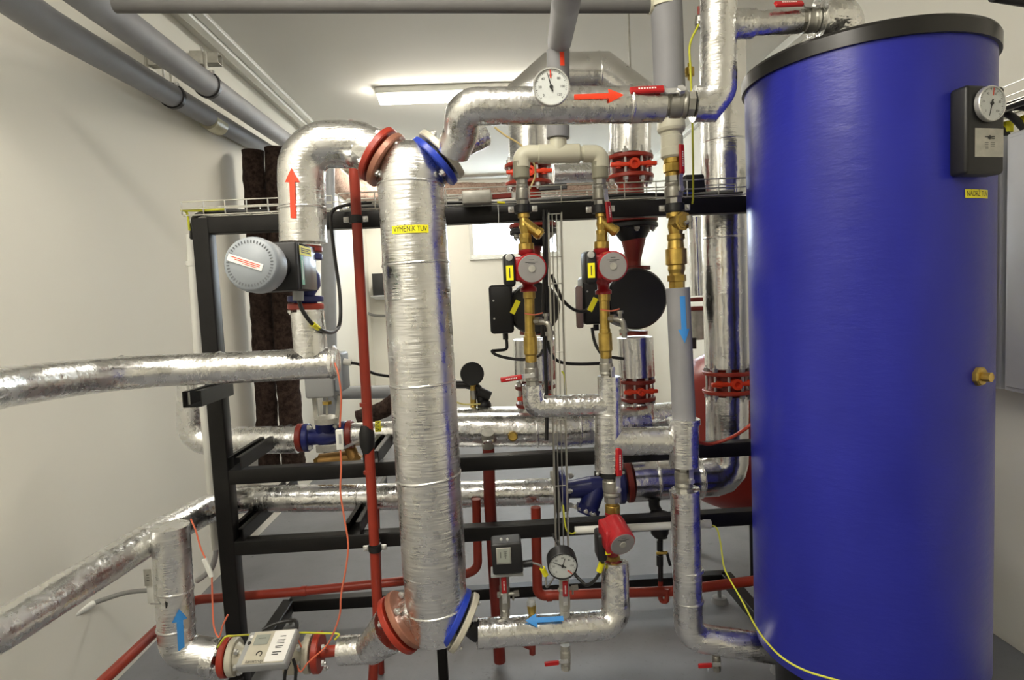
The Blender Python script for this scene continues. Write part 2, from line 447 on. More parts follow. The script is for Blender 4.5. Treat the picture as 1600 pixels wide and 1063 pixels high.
# back wall with two window openings
wins = []
for x0p, x1p, yb in ((735, 876, 405), (948, 1017, 424)):
    a = P(x0p, yb, BY); b = P(x1p, yb, BY); wins.append((a.x, b.x, a.z, a.z+.75))
wins[1] = (wins[1][0], wins[1][1], wins[0][2]-.06, wins[0][3])
mb = MB(); zs0 = min(wn[2] for wn in wins); zt = max(wn[3] for wn in wins)
TB = .22
def wb(x0, x1, z0, z1):
    if x1-x0 > .001 and z1-z0 > .001: mb.box(((x0+x1)/2, BY+TB/2, (z0+z1)/2), (x1-x0, TB, z1-z0))
wb(LW, RW, 0, zs0); wb(LW, RW, zt, CH); wb(LW, wins[0][0], zs0, zt); wb(wins[0][1], wins[1][0], zs0, zt); wb(wins[1][1], RW, zs0, zt)
for wn in wins: wb(wn[0], wn[1], zs0, wn[2])
struct('wall_back', mb, 'wall')
for i, (x0, x1, z0, z1) in enumerate(wins):
    mb = MB(); fw = .05
    yy = BY+.03
    mb.box(((x0+x1)/2, yy, z0+fw/2), (x1-x0, .06, fw), bev=.006); mb.box(((x0+x1)/2, yy, z1-fw/2), (x1-x0, .06, fw), bev=.006)
    mb.box((x0+fw/2, yy, (z0+z1)/2), (fw, .06, z1-z0-2*fw), bev=.006); mb.box((x1-fw/2, yy, (z0+z1)/2), (fw, .06, z1-z0-2*fw), bev=.006)
    o = struct('window_%d' % (i+1), mb, 'white_p')
    MB().box(((x0+x1)/2, yy+.01, (z0+z1)/2), (x1-x0-2*fw, .006, z1-z0-2*fw)).build('pane', 'glass', o)
    MB().box(((x0+x1)/2, BY-.012, z0-.008), (x1-x0+.02, .05, .016), bev=.004).build('window_sill', 'white_p', o)
# cable trunking along the joint of left wall and ceiling
mb = MB(); mb.box((LW+.10, (FY+BY)/2, CH-.02), (.05, BY-FY, .04), bev=.004); mb.box((LW+.155, (FY+BY)/2, CH-.012), (.05, BY-FY, .024), bev=.004)
struct('trim_1', mb, 'white_p')
struct('trim_2', MB().box((RW-.03, (FY+BY)/2, CH-.025), (.05, BY-FY, .05), bev=.004), 'white_p')

# ------------------------------------------------------------------ lamps
for i, (lx, ly, al, _) in enumerate(LAMPS):
    g = ['long white ceiling luminaire behind the foil arch, lit', 'lit ceiling luminaire above the pipework', 'lit ceiling luminaire above the viewer by the left wall', 'lit ceiling luminaire near the front wall', 'unseen ceiling luminaire far back, added to brighten the back wall'][i]
    t = thing('ceiling_luminaire', (lx, ly, CH-.09), g, 'light fitting', 'ceiling luminaires')
    LX, LY = (V((0, 1, 0)), V((1, 0, 0))) if al else (V((1, 0, 0)), V((0, 1, 0)))
    c_ = V((lx, ly, CH))
    MB().box(c_-V((0, 0, .0225)), (1.24, .15, .045), (LX, LY, V((0, 0, 1))), bev=.008).build('housing', 'white_p', t)
    mb = MB(); n = 10; vs = []
    for sx_ in (-.6, .6):
        for k in range(n+1):
            th = PI*k/n; vs.append(c_+LX*sx_+LY*(.07*math.cos(th))-V((0, 0, .045+.05*math.sin(th))))
    fs = [(k, k+1, n+2+k, n+1+k) for k in range(n)]+[tuple(range(n+1)), tuple(reversed(range(n+1, 2*n+2)))]
    mb.add(vs, fs); mb.build('diffuser', 'lamp%d' % i, t)

# ------------------------------------------------------------------ generic fittings
def hexbolt(p, axis, r, l, parent, mt='zinc', name='bolt', shank=0):
    mb = MB(); p = V(p); a = V(axis).normalized()
    mb.lathe(p, a, [(0, r), (l*.8, r), (l, r*.8)], 6)
    mb.cyl(p+a*l, p+a*(l+r*.5), r*.5, 8)
    if shank: mb.cyl(p, p-a*shank, r*.55, 8)
    return mb.build(name, mt, parent)
def disc(mb, c, n, r, th, bev=.003, seg=36, hole=0):
    c = V(c); n = V(n).normalized(); mb.lathe(c-n*th/2, n, [(0, r-bev), (bev, r), (th-bev, r), (th, r-bev)], seg); return mb
def butterfly(c, axis, R, gap, label, pipe_r=.05, lug=(0, -1, 0), th=.016, nb=8, cat='valve', group='red wafer butterfly valves on the upright pipes', neck=(.03, .03), dark=False):
    """two flanges, wafer body with lugs between, bolts"""
    a, b, cc = basis(axis, lug); c = V(c); t = thing('butterfly_valve', c-V((0, 0, gap)), label, cat, group)
    for sg in (1, -1):
        f = MB(); disc(f, c+a*sg*gap/2, a, R, th); 
        if neck[0]: f.lathe(c+a*sg*(gap/2), a*sg, [(0, R*.72), (neck[0], pipe_r*1.0), (neck[0]+neck[1], pipe_r)], 28)
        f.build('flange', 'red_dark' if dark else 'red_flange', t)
    w_ = MB(); w_.lathe(c-a*gap*.42, a, [(0, R*.72), (gap*.84, R*.72)], 30); w_.build('wafer_body', 'red_dark', t)
    l_ = MB(); 
    l_.box(c+b*R*.78, (R*1.9, R*.2, gap*.22), (cc, b, a), bev=.004)
    l_.lathe(c+b*(R*.70), b, [(0, R*.22), (R*.32, R*.22), (R*.33, R*.12), (R*.2, R*.10)], 16)
    for sg in (1, -1): l_.cyl(c+b*R*.72+cc*sg*R*.62-a*gap*.16, c+b*R*.72+cc*sg*R*.62+a*gap*.16, R*.13, 12)
    l_.build('lug_ring', 'orange', t)
    for k in range(nb):
        th_ = 2*PI*(k+.5)/nb; o = b*math.cos(th_)+cc*math.sin(th_)
        if o.dot(V((0, -1, 0))) < -.5: continue
        q = c+o*R*.86; mb = MB(); rb = .009*R/.09
        mb.cyl(q-a*(gap/2+th/2+rb*2.6), q+a*(gap/2+th/2+rb*2.6), rb*.55, 8)
        for sg in (1, -1): mb.lathe(q+a*sg*(gap/2+th/2), a*sg, [(0, rb*1.2), (rb*1.4, rb*1.2), (rb*1.5, rb)], 6)
        mb.build('stud_bolt', 'zinc', t)
    return t
def ball_valve(p0, p1, r, label, hd, hl, up, name='ball_valve', stem=.3, mt='nickel', hoff=.0, group=None, hw=.0, tipped=False, hstart=0, lettering=True, hmat='handle', cat='valve', hset=None):
    """body from p0 to p1, stem towards `up`, lever along hd with length hl"""
    p0 = V(p0); p1 = V(p1); a, b, cc = basis(p1-p0, up); L = (p1-p0).length; c = (p0+p1)/2
    t = thing(name, (p0 if p0.z < p1.z else p1), label, cat, group)
    m_ = MB(); m_.lathe(p0, a, [(0, r*.98), (L*.20, r*.98)], 8, hint=up)
    m_.lathe(p0+a*L*.18, a, [(0, r*.80), (L*.04, r*.92), (L*.08, r*1.03), (L*.3, r*1.06), (L*.42, r*1.03), (L*.46, r*.95), (L*.53, r*1.02), (L*.58, r*1.02), (L*.62, r*.86)], 24)
    m_.lathe(p1-a*L*.2, a, [(0, r*.98), (L*.2, r*.98)], 8, hint=up); m_.build('body', mt, t)
    s0 = c+b*r*.9; s1 = c+b*(r*1.25+hoff)
    MB().cyl(s0, s1, r*.34, 14).build('stem', mt, t)
    n_ = MB(); n_.lathe(s1, b, [(0, r*.36), (r*.28, r*.36), (r*.3, r*.3)], 6); n_.build('nut', 'zinc', t)
    h = V(hd).normalized(); h = (h-b*h.dot(b)).normalized(); side = b.cross(h); hw = hw or r*.55
    lv = MB(); lv.bar(s1+b*.002-h*hw*.4, s1+b*.002+h*(hl*.3), hw*.8, .003, up=b)
    lv.bar(s1+b*.002+h*(hl*.28), s1+b*(.002+r*.25)+h*(hl*.36), hw*.8, .003, up=b); lv.build('lever', 'zinc', t)
    q0 = s1+b*(.001+r*.25)+h*hl*.33; q1 = s1+b*(.001+r*.25)+h*hl
    g = MB(); g.bar(q0, q1, hw, hw*.5, up=b, bev=hw*.2); go = g.build('grip', hmat, t)
    if lettering:
        mb = MB(); mid = (q0+q1)/2+b*(hw*.5*.5+.0005); ll = (q1-q0).length*.27; k = 7
        for i in range(k):
            u = -ll+2*ll*(i+.5)/k; mb.box(mid+h*u, (2*ll/k*.62, hw*.22, .0005), (h, side, b))
        mb.build('lettering', 'paper', go)
    return t
def clamp(c, axis, r, label, back=.05, ear=(1, 0, 0), mt='zinc', rub=True, group='galvanised pipe clamps', w_=.018):
    a, b, cc = basis(axis); e = V(ear).normalized(); t = thing('pipe_clamp', V(c)-V((0, 0, w_)), label, 'pipe clamp', group)
    m_ = MB(); m_.lathe(V(c)-a*w_/2, a, [(0, r+.002), (0, r+.005), (w_, r+.005), (w_, r+.002)], 24); m_.build('band', 'blackp' if rub else mt, t); m_ = MB()
    for s_ in (1, -1): MB().box(V(c)+e*s_*(r+.013), (.018, .007, w_), (e, a.cross(e), a), bev=.002).build('clamp_ear', mt, t)
    if rub: MB().lathe(V(c)-a*(w_*.7), a, [(0, r+.003), (w_*1.4, r+.003)], 24).build('rubber_liner', 'blackp', t)
    for s_ in (1, -1): hexbolt(V(c)+e*s_*(r+.013)+b*.004, b, .0055, .005, t, name='screw')
    if back: MB().cyl(V(c)-b*(r+.002), V(c)-b*(r+back), .005, 10).build('hanger_rod', 'zinc', t)
    return t
def dial(c, n, R, parent, face='white_gl', rim='zinc', depth=.02, needle=200, red=None, digits=8, sweep=(225, -45), deep=0, up=(0, 0, 1)):
    c = V(c); n = V(n).normalized(); u = (V(up)-n*n.dot(V(up))).normalized(); rgt = u.cross(n)
    m_ = MB(); d = deep or depth
    m_.lathe(c-n*d, n, [(0, R*.96), (.002, R), (d-.002, R), (d, R*.97), (d, R*.92), (d-.009, R*.91)], 40); m_.build('casing', rim, parent)
    f = MB(); f.lathe(c-n*.006, n, [(0, R*.91), (.002, R*.91)], 40); fo = f.build('dial_face', face, parent)
    mk = MB(); fc = c-n*.0036
    k = 41
    for i in range(k):
        th = math.radians(sweep[0]+(sweep[1]-sweep[0])*i/(k-1)); dr = rgt*math.cos(th)+u*math.sin(th); sd = n.cross(dr)
        l_ = .10 if i % 5 == 0 else .05; mk.box(fc+dr*R*(.86-l_/2), (R*l_, R*.014 if i % 5 else R*.028, .0004), (dr, sd, n))
    for i in range(digits):
        th = math.radians(sweep[0]+(sweep[1]-sweep[0])*i/(digits-1)); dr = rgt*math.cos(th)+u*math.sin(th)
        vs, fs = text_mesh(str(i*20), R*.19); mk.add([fc+dr*R*.6+rgt*v.x+u*v.y+n*.0003 for v in vs], fs)
    mk.build('scale_marks', 'ink', fo)
    th = math.radians(needle); dr = rgt*math.cos(th)+u*math.sin(th); sd = n.cross(dr)
    nd = MB(); nd.add([fc+n*.001-dr*R*.25+sd*R*.045, fc+n*.001-dr*R*.25-sd*R*.045, fc+n*.001+dr*R*.74-sd*R*.012, fc+n*.001+dr*R*.74+sd*R*.012,
                       fc+n*.002-dr*R*.25+sd*R*.045, fc+n*.002-dr*R*.25-sd*R*.045, fc+n*.002+dr*R*.74-sd*R*.012, fc+n*.002+dr*R*.74+sd*R*.012],
                      [(0, 1, 2, 3), (7, 6, 5, 4), (0, 4, 5, 1), (1, 5, 6, 2), (2, 6, 7, 3), (3, 7, 4, 0)])
    nd.cyl(fc, fc+n*.003, R*.10, 14); nd.build('needle', 'ink', parent)
    if red is not None:
        th = math.radians(red); dr = rgt*math.cos(th)+u*math.sin(th); sd = n.cross(dr)
        MB().box(fc+dr*R*.66+n*.0012, (R*.42, R*.07, .0006), (dr, sd, n)).build('red_pointer', 'arrow_red', parent)
    g = MB(); g.lathe(c-n*.0012, n, [(0, R*.915), (.0008, R*.915)], 32); g.build('glass', 'glass', parent)

def foil_pipe(pts, r, label, fil=.0, mt='foil_h', seams=(), wob=.022, name='insulated_pipe', cat='pipe', group=None, seg=30, caps=True, fn=7, step=.03, r2=None, hollow=.55, parent=None, tape=.003):
    path = fillet(pts, fil, fn); mb = MB(); mb.tube(path, r, seg, caps=caps, wob=wob, step=step, r2=r2, hollow=hollow if caps else 0)
    for (q, ax) in seams:   # foil tape lap: a thin raised lip round the jacket
        mb.lathe(V(q)-V(ax).normalized()*.004, ax, [(0, r*.985), (.001, r+tape*.7), (.005, r+tape), (.009, r*.985)], seg, smooth=True)
    o = mb.build(name, mt, parent)
    if parent is None: tag(o, label, cat, group)
    return o
def pipe(pts, r, mt, label, fil=0, name='pipe', cat='pipe', group=None, seg=16, rings=(), parent=None, fn=8, r2=None):
    mb = MB(); mb.tube(fillet(pts, fil, fn), r, seg, r2=r2)
    for q, ax, rr, l in rings: mb.cyl(V(q)-V(ax).normalized()*l/2, V(q)+V(ax).normalized()*l/2, rr, seg)
    o = mb.build(name, mt, parent)
    if parent is None: tag(o, label, cat, group)
    return o
def cable(pts, r, mt, label, name='cable', cat='cable', group=None, parent=None, n=8):
    o = MB().tube(spline(pts, n), r, 8).build(name, mt, parent)
    if parent is None: tag(o, label, cat, group)
    return o

# ------------------------------------------------------------------ steel frame
F0, F1, FXL = 2.06, 2.57, -.944
FXR = .985
t = thing('steel_frame', (0, F1, 0), 'black enamelled square-tube steel frame carrying the pipework and pumps', 'frame')
def beam(name, a, b, w_=.05, h_=.05, up=(0, 0, 1), parent=t, lb=None):
    return MB().bar(a, b, w_, h_, up=up, bev=.004).build(name, 'black', parent)
zt_ = P(740, 336, F0).z
zm = P(740, 723, F0).z; zl = P(740, 832, F0).z
beam('post', (FXL, F0, .03), (FXL, F0, zt_+.025), .055, .055, up=(0, 1, 0))
beam('post', (FXR+.0, F0, .03), (FXR, F0, zt_+.025), .05, .05, up=(0, 1, 0))
beam('top_rail', (FXL+.02, F0, zt_), (FXR, F0, zt_-.005), .05, .055)
beam('middle_rail', (FXL+.02, F0, zm), (FXR, F0, zm))
beam('lower_rail', (FXL+.02, F0, zl), (FXR, F0, zl))
zb = .11
beam('base_rail', (FXL, F1, zb), (FXR, F1, zb), .05, .05)
beam('base_rail', (FXL, F0-.05, zb), (FXL, F1, zb), .05, .05); beam('base_rail', (FXR, F0-.03, zb), (FXR, F1, zb), .05, .05)
for fx, fy in ((FXL, F1), (FXR-.03, F1), (FXR, F0-.0), (FXL, F0)):
    mb = MB(); mb.cyl((fx, fy, 0), (fx, fy, .022), .038, 20, r2=.03); mb.cyl((fx, fy, .02), (fx, fy, zb-.02), .009, 10); mb.build('levelling_foot', 'drain', t)
a_ = P(689, 985, 2.12)
beam('leg', (a_.x, 2.12, .0), (a_.x, 2.12, a_.z+.25), .035, .035, up=(0, 1, 0))
# cantilever channels that hold the level pipes
def chan(a, b, label, w_=.05, h_=.045):
    o = MB(); A = V(a); B = V(b); X = (B-A).normalized(); Z = V((0, 0, 1)); Y = Z.cross(X).normalized(); Z = X.cross(Y)
    for off, sz in ((-Z*h_/2, (w_, .003)), ): o.box((A+B)/2-Z*h_/2, ((B-A).length, w_, .003), (X, Y, Z))
    for s_ in (1, -1): o.box((A+B)/2+Y*s_*w_/2, ((B-A).length, .003, h_), (X, Y, Z))
    for s_ in (1, -1): o.box((A+B)/2+Y*s_*w_*.36+Z*h_/2, ((B-A).length, w_*.28, .003), (X, Y, Z))
    o = o.build('channel', 'black', t); return o
chan(P(300, 624, 1.78), P(352, 607, F0), '')
chan((P(368, 720, F0).x, F0-.02, zm+.045), (P(368, 720, F0).x, F1, zm+.045), '')
chan((P(372, 830, F0).x, F0-.02, zl+.045), (P(372, 830, F0).x, F1+.05, zl+.045), '')
chan((P(553, 812, F0).x, F0-.02, zl+.045), (P(553, 812, F0).x, F1, zl+.045), '')
chan((P(582, 725, F0).x, F0-.02, zm+.04), (P(582, 700, F0).x, F1, zm+.04), '')
for q in (P(295, 622, 1.8), ):
    MB().cyl(q-V((0, 0, .02)), q+V((0, 0, .05)), .004, 8).build('threaded_rod', 'zinc', t)

# ------------------------------------------------------------------ blue tank
TX, TY, TR, TZ0, TZ1 = 1.088*2.03/2.05, 1.737*2.03/2.05, .307, .305, 2.010
t = thing('hot_water_tank', (TX, TY, 0), 'tall cylindrical hot water tank in blue vinyl jacket with black top rim', 'tank')
mb = MB(); prof = [(0, TR-.004)]+[(.02+(TZ1-TZ0-.045)*k/12, TR) for k in range(13)]
mb.lathe((TX, TY, TZ0), (0, 0, 1), prof, 96); mb.build('jacket', 'tank', t)
mb = MB(); mb.lathe((TX, TY, TZ1-.042), (0, 0, 1), [(0, TR+.002), (.0, TR+.008), (.034, TR+.009), (.042, TR+.005), (.046, TR-.01), (.048, .02)], 96)
mb.build('lid', mat('black_rim_plastic', (.012, .0115, .011), .28, noise_amt=.1), t)
mb = MB(); mb.lathe((TX, TY, 0), (0, 0, 1), [(0, TR-.03), (.03, TR-.03), (.035, TR-.06), (TZ0, TR-.06)], 60); mb.build('pedestal', 'black', t)
# plug
q = PX(1530, 588, TX+.0); dv = V((ray(1528, 588).x, 1, 0)).normalized()
def on_tank(pxx, pyy, off=0):
    r = ray(pxx, pyy); d = V((r.x, r.y)); A = d.dot(d); B = -2*(d.x*TX+d.y*TY); C_ = TX*TX+TY*TY-(TR+off)**2
    s_ = (-B-math.sqrt(max(0, B*B-4*A*C_)))/(2*A); return V((r.x*s_, s_, H+r.z*s_))
q = on_tank(1528, 588); n = (q-V((TX, TY, q.z))).normalized()
mb = MB(); mb.lathe(q-n*.01, n, [(0, .024), (.018, .024), (.022, .021)], 8); mb.cyl(q, q+n*.03, .012, 8); tp = mb.build('brass_plug', 'brass', t)
tank = t
# instrument panel on the tank
q = on_tank(1523, 200, .02); n = V((-.42, -.9, 0)).normalized()
q = on_tank(1500, 200); nn = V((TX, TY, q.z)); n = (q-nn).normalized(); n = V((.20, -.98, 0)).normalized()
pc = P(1536, 204, q.y-.03); 
Xp = V((0, 0, 1)).cross(-n).normalized(); Xp = V((-n.y, n.x, 0)).normalized(); Zp = V((0, 0, 1))
if Xp.x < 0: Xp = -Xp
ph = px(136, pc.y); pw = .112
t = thing('instrument_box', pc-V((0, 0, ph/2)), 'black instrument box with round thermometer on the blue tank', 'instrument box')
mb = MB(); mb.box(pc-n*.015, (pw, .045, ph), (Xp, n, Zp), bev=.008); mb.build('housing', 'blackp', t)
gc = P(1538, 166, pc.y); gc = pc+Xp*((gc-pc).dot(Xp)-.004)+Zp*(gc.z-pc.z)+n*.024
MB().cyl(gc-n*.03, gc-n*.005, .012, 14).build('collar', 'zinc', t)
dial(gc, n, px(27, pc.y), t, needle=255, red=80, digits=6, depth=.014)
sc_ = pc+Zp*(-px(20, pc.y)); f = flat(sc_+n*.0085+Xp*.008, Xp, Zp)
so = sticker(t, f, px(42, pc.y)*1.35, px(44, pc.y), 'zinc_d', rows=[(-.014, -.004, .013, .002), (.006, .016, .014, .002), (.006, .016, .010, .002), (-.014, -.003, .000, .0012), (.003, .016, .000, .0012), (-.014, -.003, -.004, .0012), (.003, .016, -.004, .0012), (-.014, -.003, -.008, .0012), (.003, .015, -.008, .0012), (-.012, -.003, -.013, .0012)], swap=False, name='rating_plate')
mb = MB(); mb.lathe(sc_+n*.0095+Xp*.008+Zp*.012, n, [(0, .0045), (.0006, .0045)], 16); mb.build('logo', 'ink', so)
# yellow label on the tank
q = on_tank(1527, 303); th = math.atan2(q.x-TX, -(q.y-TY)); ow = V((math.sin(th), -math.cos(th), 0))
f = wrapper((TX, TY, q.z), (0, 0, 1), TR, out=ow)
sticker(tank, f, .086, px(13.5, q.y), 'yellow', 'NÁDRŽ TUV', .0185, TS=.74, label='yellow label reading NÁDRŽ TUV')
f = wrapper((TX, TY, on_tank(1549, 310).z), (0, 0, 1), TR, out=V((math.sin(th+.13), -math.cos(th+.13), 0)))
# ------------------------------------------------------------------ heat exchanger (foil-wrapped upright cylinder)
Y1 = 1.75
ht, hb = P(638, 221, Y1), P(685, 993, Y1); ax = (hb-ht); HL = ax.length; ax.normalize(); HR = px(51, Y1)
t = thing('heat_exchanger', hb, 'thick foil-wrapped upright heat exchanger cylinder with yellow label reading VÝMĚNÍK TUV', 'heat exchanger')
def hxp(y): return ht+ax*(HL*(y-221)/(993-221))
mb = MB()
tp = [(0, .15), (.002, .30), (.008, .50), (.02, .68), (.037, .82), (.06, .92), (.09, .97)]
pts = []; rs = []
for d_, k in tp: pts.append(ht+ax*d_); rs.append(HR*k)
n = 46; d0 = .11; 
for i in range(n+1):
    d_ = d0+(HL-.005-d0)*i/n; y_ = 221+d_/HL*772
    k = .985 if y_ < 400 else (1.0 if y_ < 730 else .985)
    if y_ > 885: k = .965-.10*max(0, (y_-935)/55)
    if y_ > 975: k -= .05
    pts.append(ht+ax*d_); rs.append(HR*k)
pts.append(hb); rs.append(HR*.80)
Ls = [0]
for a, b in zip(pts, pts[1:]): Ls.append(Ls[-1]+(b-a).length)
def rf(u):
    x = u*Ls[-1]
    for i in range(len(Ls)-1):
        if x <= Ls[i+1]+1e-9: return rs[i]+(rs[i+1]-rs[i])*(x-Ls[i])/max(1e-9, Ls[i+1]-Ls[i])
    return rs[-1]
mb.tube(pts, rf, 64, wob=.010)
for y_ in (286, 405, 587, 733, 884, 943):
    k = .985 if y_ < 400 else (1.0 if y_ < 880 else .965); tl = .12 if y_ in (733, 943) else (-.06 if y_ == 286 else .05)
    aa = (ax+V((0, 0, 0))+V((tl*.6, 0, 0))).normalized()
    mb.lathe(hxp(y_)-aa*.005, aa, [(0, HR*k*.985), (.001, HR*k+.0015), (.006, HR*k+.0025), (.010, HR*k*.985)], 64, smooth=True)
# end flap ring crumpled
mb.build('foil_jacket', 'foil_m', t)
f = wrapper(hxp(364), -ax, HR, out=(0, -1, 0))
f = wrapper(P(645, 364, Y1), -ax, HR*.985, out=(.05, -1, 0), off=.004)
sticker(t, f, px(56, 1.66), px(12, 1.66), 'yellow', 'VÝMĚNÍK TUV', px(11.5, 1.66), TS=.68, label='yellow label reading VÝMĚNÍK TUV')
# nozzles
def nozzle(cx, cy, nrm, R, inner, outer, L0=.10, stub=.045, far=.0, bl=(.3, 2.6, 3.6)):
    n_ = V(nrm).normalized(); c = P(cx, cy, Y1)
    s_ = MB(); s_.tube([c-n_*L0, c-n_*.018], stub, 24, wob=.03, step=.02); s_.build('nozzle_jacket', 'foil_c', t)
    for nm, mt_, off in (('flange', inner, -.014), ('flange', outer, .014)):
        f_ = MB(); disc(f_, c+n_*off, n_, R, .019); f_.build(nm, mt_, t)
    MB().cyl(c-n_*.008, c+n_*.008, R*.7, 24).build('gasket', 'blackp', t)
    a, b, cc = basis(n_)
    for k in range(4):
        th_ = PI/4+PI/2*k; o = b*math.cos(th_)+cc*math.sin(th_); q = c+o*R*.78
        hexbolt(q-n_*.024, -n_, .011, .009, t); hexbolt(q+n_*.024, n_, .011, .009, t)
    return c, n_
c_ul, n_ul = nozzle(597, 246, (-.80, .05, .60), px(45, Y1), 'copper_fl', 'red_flange')
c_ur, n_ur = nozzle(685, 247, (.74, .06, .67), px(45, Y1), 'blue_fl', 'cream_fl')
c_ll, n_ll = nozzle(628, 972, (-.82, -.02, -.56), px(49, Y1), 'copper_fl', 'red_flange', stub=.05)
c_lr, n_lr = nozzle(718, 969, (.86, -.06, -.50), px(48, Y1), 'blue_fl', 'cream_fl', stub=.05)

# ------------------------------------------------------------------ upper left foil pipe with red arrow
r_ = px(35, Y1)
p = [c_ul+n_ul*.022, P(560, 226, Y1), P(470, 226, Y1), P(474, 379, Y1)]
o = foil_pipe(p, r_, 'foil-wrapped pipe bending down from the red flange, with red up arrow', fil=[0, .02, .082, 0][:4], mt='foil_v', seams=[(P(472, 326, Y1), (0, 0, 1))], wob=.03)
f = wrapper(P(472.5, 346, Y1), P(470, 271, Y1)-P(472.5, 346, Y1), r_*1.02, out=(-.05, -1, 0), off=.003)
arrow(o, f, px(75, 1.69), px(8, 1.69), px(22, 1.69), px(21, 1.69), 'arrow_red', label='red arrow pointing up')
# control valve with knob actuator
t = thing('motorised_valve', P(478, 486, Y1), 'blue motorised valve with black actuator box and round grey knob', 'motorised valve')
va, vb = P(475, 379, Y1), P(478, 486, Y1); vz = (vb-va).normalized()
for y_, mt_, R in ((389, 'red_flange', 27), (401, 'blue_v', 27), (467, 'blue_v', 27), (479, 'red_flange', 27)):
    f_ = MB(); disc(f_, va.lerp(vb, (y_-379)/107), vz, px(R, Y1), .018); f_.build('flange', mt_, t)
mb = MB(); mb.lathe(va.lerp(vb, .25), vz, [(0, px(18, Y1)), (.02, px(14, Y1)), (.045, px(23, Y1)), (.075, px(23, Y1)), (.10, px(14, Y1)), (.125, px(18, Y1))], 24, smooth=True)
mb.cyl(va.lerp(vb, .5), va.lerp(vb, .5)+V((-.02, -.06, 0)), .028, 20); mb.build('valve_body', 'blue_v', t)
for sg in (-1, 1):
    for y_ in (383, 484): hexbolt(va.lerp(vb, (y_-379)/107)+V((sg*px(22, Y1), -.012, 0)), vz*(1 if y_ > 450 else -1), .008, .008, t)
bf = 1.545; xr = ray(463, 415).x*bf; zc = P(463, 415, bf).z; bw = .135; bh = px(75, bf)
bx = MB(); bx.box((xr-bw/2, bf+.0875, zc), (bw, .165, bh), bev=.005); bx = bx.build('actuator_box', 'blackp', t)
MB().box((xr+.0005, bf+.095, zc), (.004, .14, bh*.96), bev=.001).build('side_cover', mat('dark_satin', (.05, .052, .056), .25, metal=.6, noise_amt=0), bx)
ff = flat((xr+.003, bf+.075, zc+bh*.5-.020), (0, 1, 0), (0, 0, 1))
sticker(bx, ff, .10, .024, 'yellow', swap=False, rows=[(-.04, .04, .005, .002), (-.04, .02, 0, .002), (-.04, .035, -.005, .002)])
ff = flat((xr+.003, bf+.04, zc-.010), (0, 1, 0), (0, 0, 1))
sticker(bx, ff, .022, .075, 'green', swap=False, rows=[(-.004, .001, .0, .05)], ink='paper')
kc = P(391, 412, 1.43); kn = V((-.04, -1, .08)).normalized(); kr = px(43, 1.43)
mb = MB(); mb.lathe(kc+kn*-.06, kn, [(0, kr*.96), (.004, kr), (.046, kr*1.0), (.058, kr*.95), (.062, kr*.90), (.062, kr*.60), (.063, kr*.58), (.063, .001)], 64, smooth=True)
kn_o = mb.build('knob', 'grey_lid', t)
MB().cyl(kc-kn*.05, V((kc.x+.02, bf+.01, kc.z)), kr*.55, 24).build('knob_neck', 'blackp', t)
a, b, cc = basis(kn, (0, 0, 1)); mb = MB()
for k in range(44):
    th_ = 2*PI*k/44+.05; dr = b*math.cos(th_)+cc*math.sin(th_); sd = kn.cross(dr)
    mb.box(kc+kn*.0012+dr*kr*.79, (kr*.10, kr*.045, .003), (dr, sd, kn))
mb.build('grip_slots', mat('slot_grey', (.12, .13, .14), .6, noise_amt=0), kn_o)
X_ = V((1, 0, -.37)).normalized(); X_ = (X_-kn*X_.dot(kn)).normalized(); Y_ = kn.cross(X_)
if Y_.z < 0: Y_ = -Y_
f = lambda s_, t_, h=0: kc+kn*(.0042+h)+X_*s_+Y_*t_-V((.010, 0, -.003))
sticker(kn_o, f, px(56, 1.43), px(11, 1.43), 'paper', swap=False, ink='ink_red', rows=[(-.037, .036, .0035, .0018), (-.025, .036, -.0005, .0018), (-.005, .03, -.0045, .0015)], label='white strip with red writing', name='paper_strip')
MB().cyl(P(466, 455, 1.62), P(466, 470, 1.62), .014, 12).build('cable_gland', 'grey_box', t)
cable([P(467, 470, 1.62), P(473, 486, 1.62), P(487, 505, 1.65), P(505, 517, 1.72), P(520, 519, 1.8), P(531, 505, 1.88), P(531, 460, 1.93), P(523, 400, 1.96), P(517, 345, 1.97), P(522, 328, 1.98), P(545, 320, 2.03), P(580, 316, 2.07)], .0058, 'cable', 'black cable looping down from the grey-knob actuator and up over the top rail')
MB().cyl(P(488, 506, 1.652), P(497, 513, 1.69), .0075, 10).build('cable_tag', 'yellow', bpy.data.objects['cable'])
# left long pipe and its short riser
r_ = px(24, Y1)
p = [P(524, 567, Y1+.0), P(400, 573, 1.73), P(190, 582, 1.68), P(0, 606, 1.30), P(-160, 640, 1.02), P(-160, 640, 1.02)+V((-.16, -.9, -.02))]
o = foil_pipe(p, r_, 'long foil-wrapped pipe leaving at the left edge, level with the frame middle', fil=[0, .1, .3, .3, .3, 0], seams=[(P(192, 582, 1.68), (1, .2, 0)), (P(344, 575, 1.72), (1, 0, 0))], wob=.03)
foil_pipe([P(480, 487, Y1), P(487, 560, Y1)], px(25, Y1), '', wob=.02, mt='foil_v', parent=o, name='riser_jacket')
mb = MB(); mb.lathe(P(524, 567, Y1)-V((.012, 0, 0)), (1, 0, 0), [(0, r_+.003), (.01, r_+.006), (.018, r_*.9), (.02, .03)], 30); mb.build('foil_end', 'foil_c', o)
lb = P(415, 573, Y1-r_-.004)
f = flat(P(425, 572, Y1-r_-.006), (1, 0, .02), (0, 0, 1)); s_ = MB(); s_.box(P(399, 574, Y1-r_-.003), (px(28, Y1), .004, px(11, Y1)), bev=.001); s_.build('tag_holder', 'zinc', o)
sticker(o, f, px(36, Y1), px(11, Y1), 'zinc_d', swap=False, name='name_tag', rows=[(-.012, .012, .001, .004)], label='grey tag with dark writing')

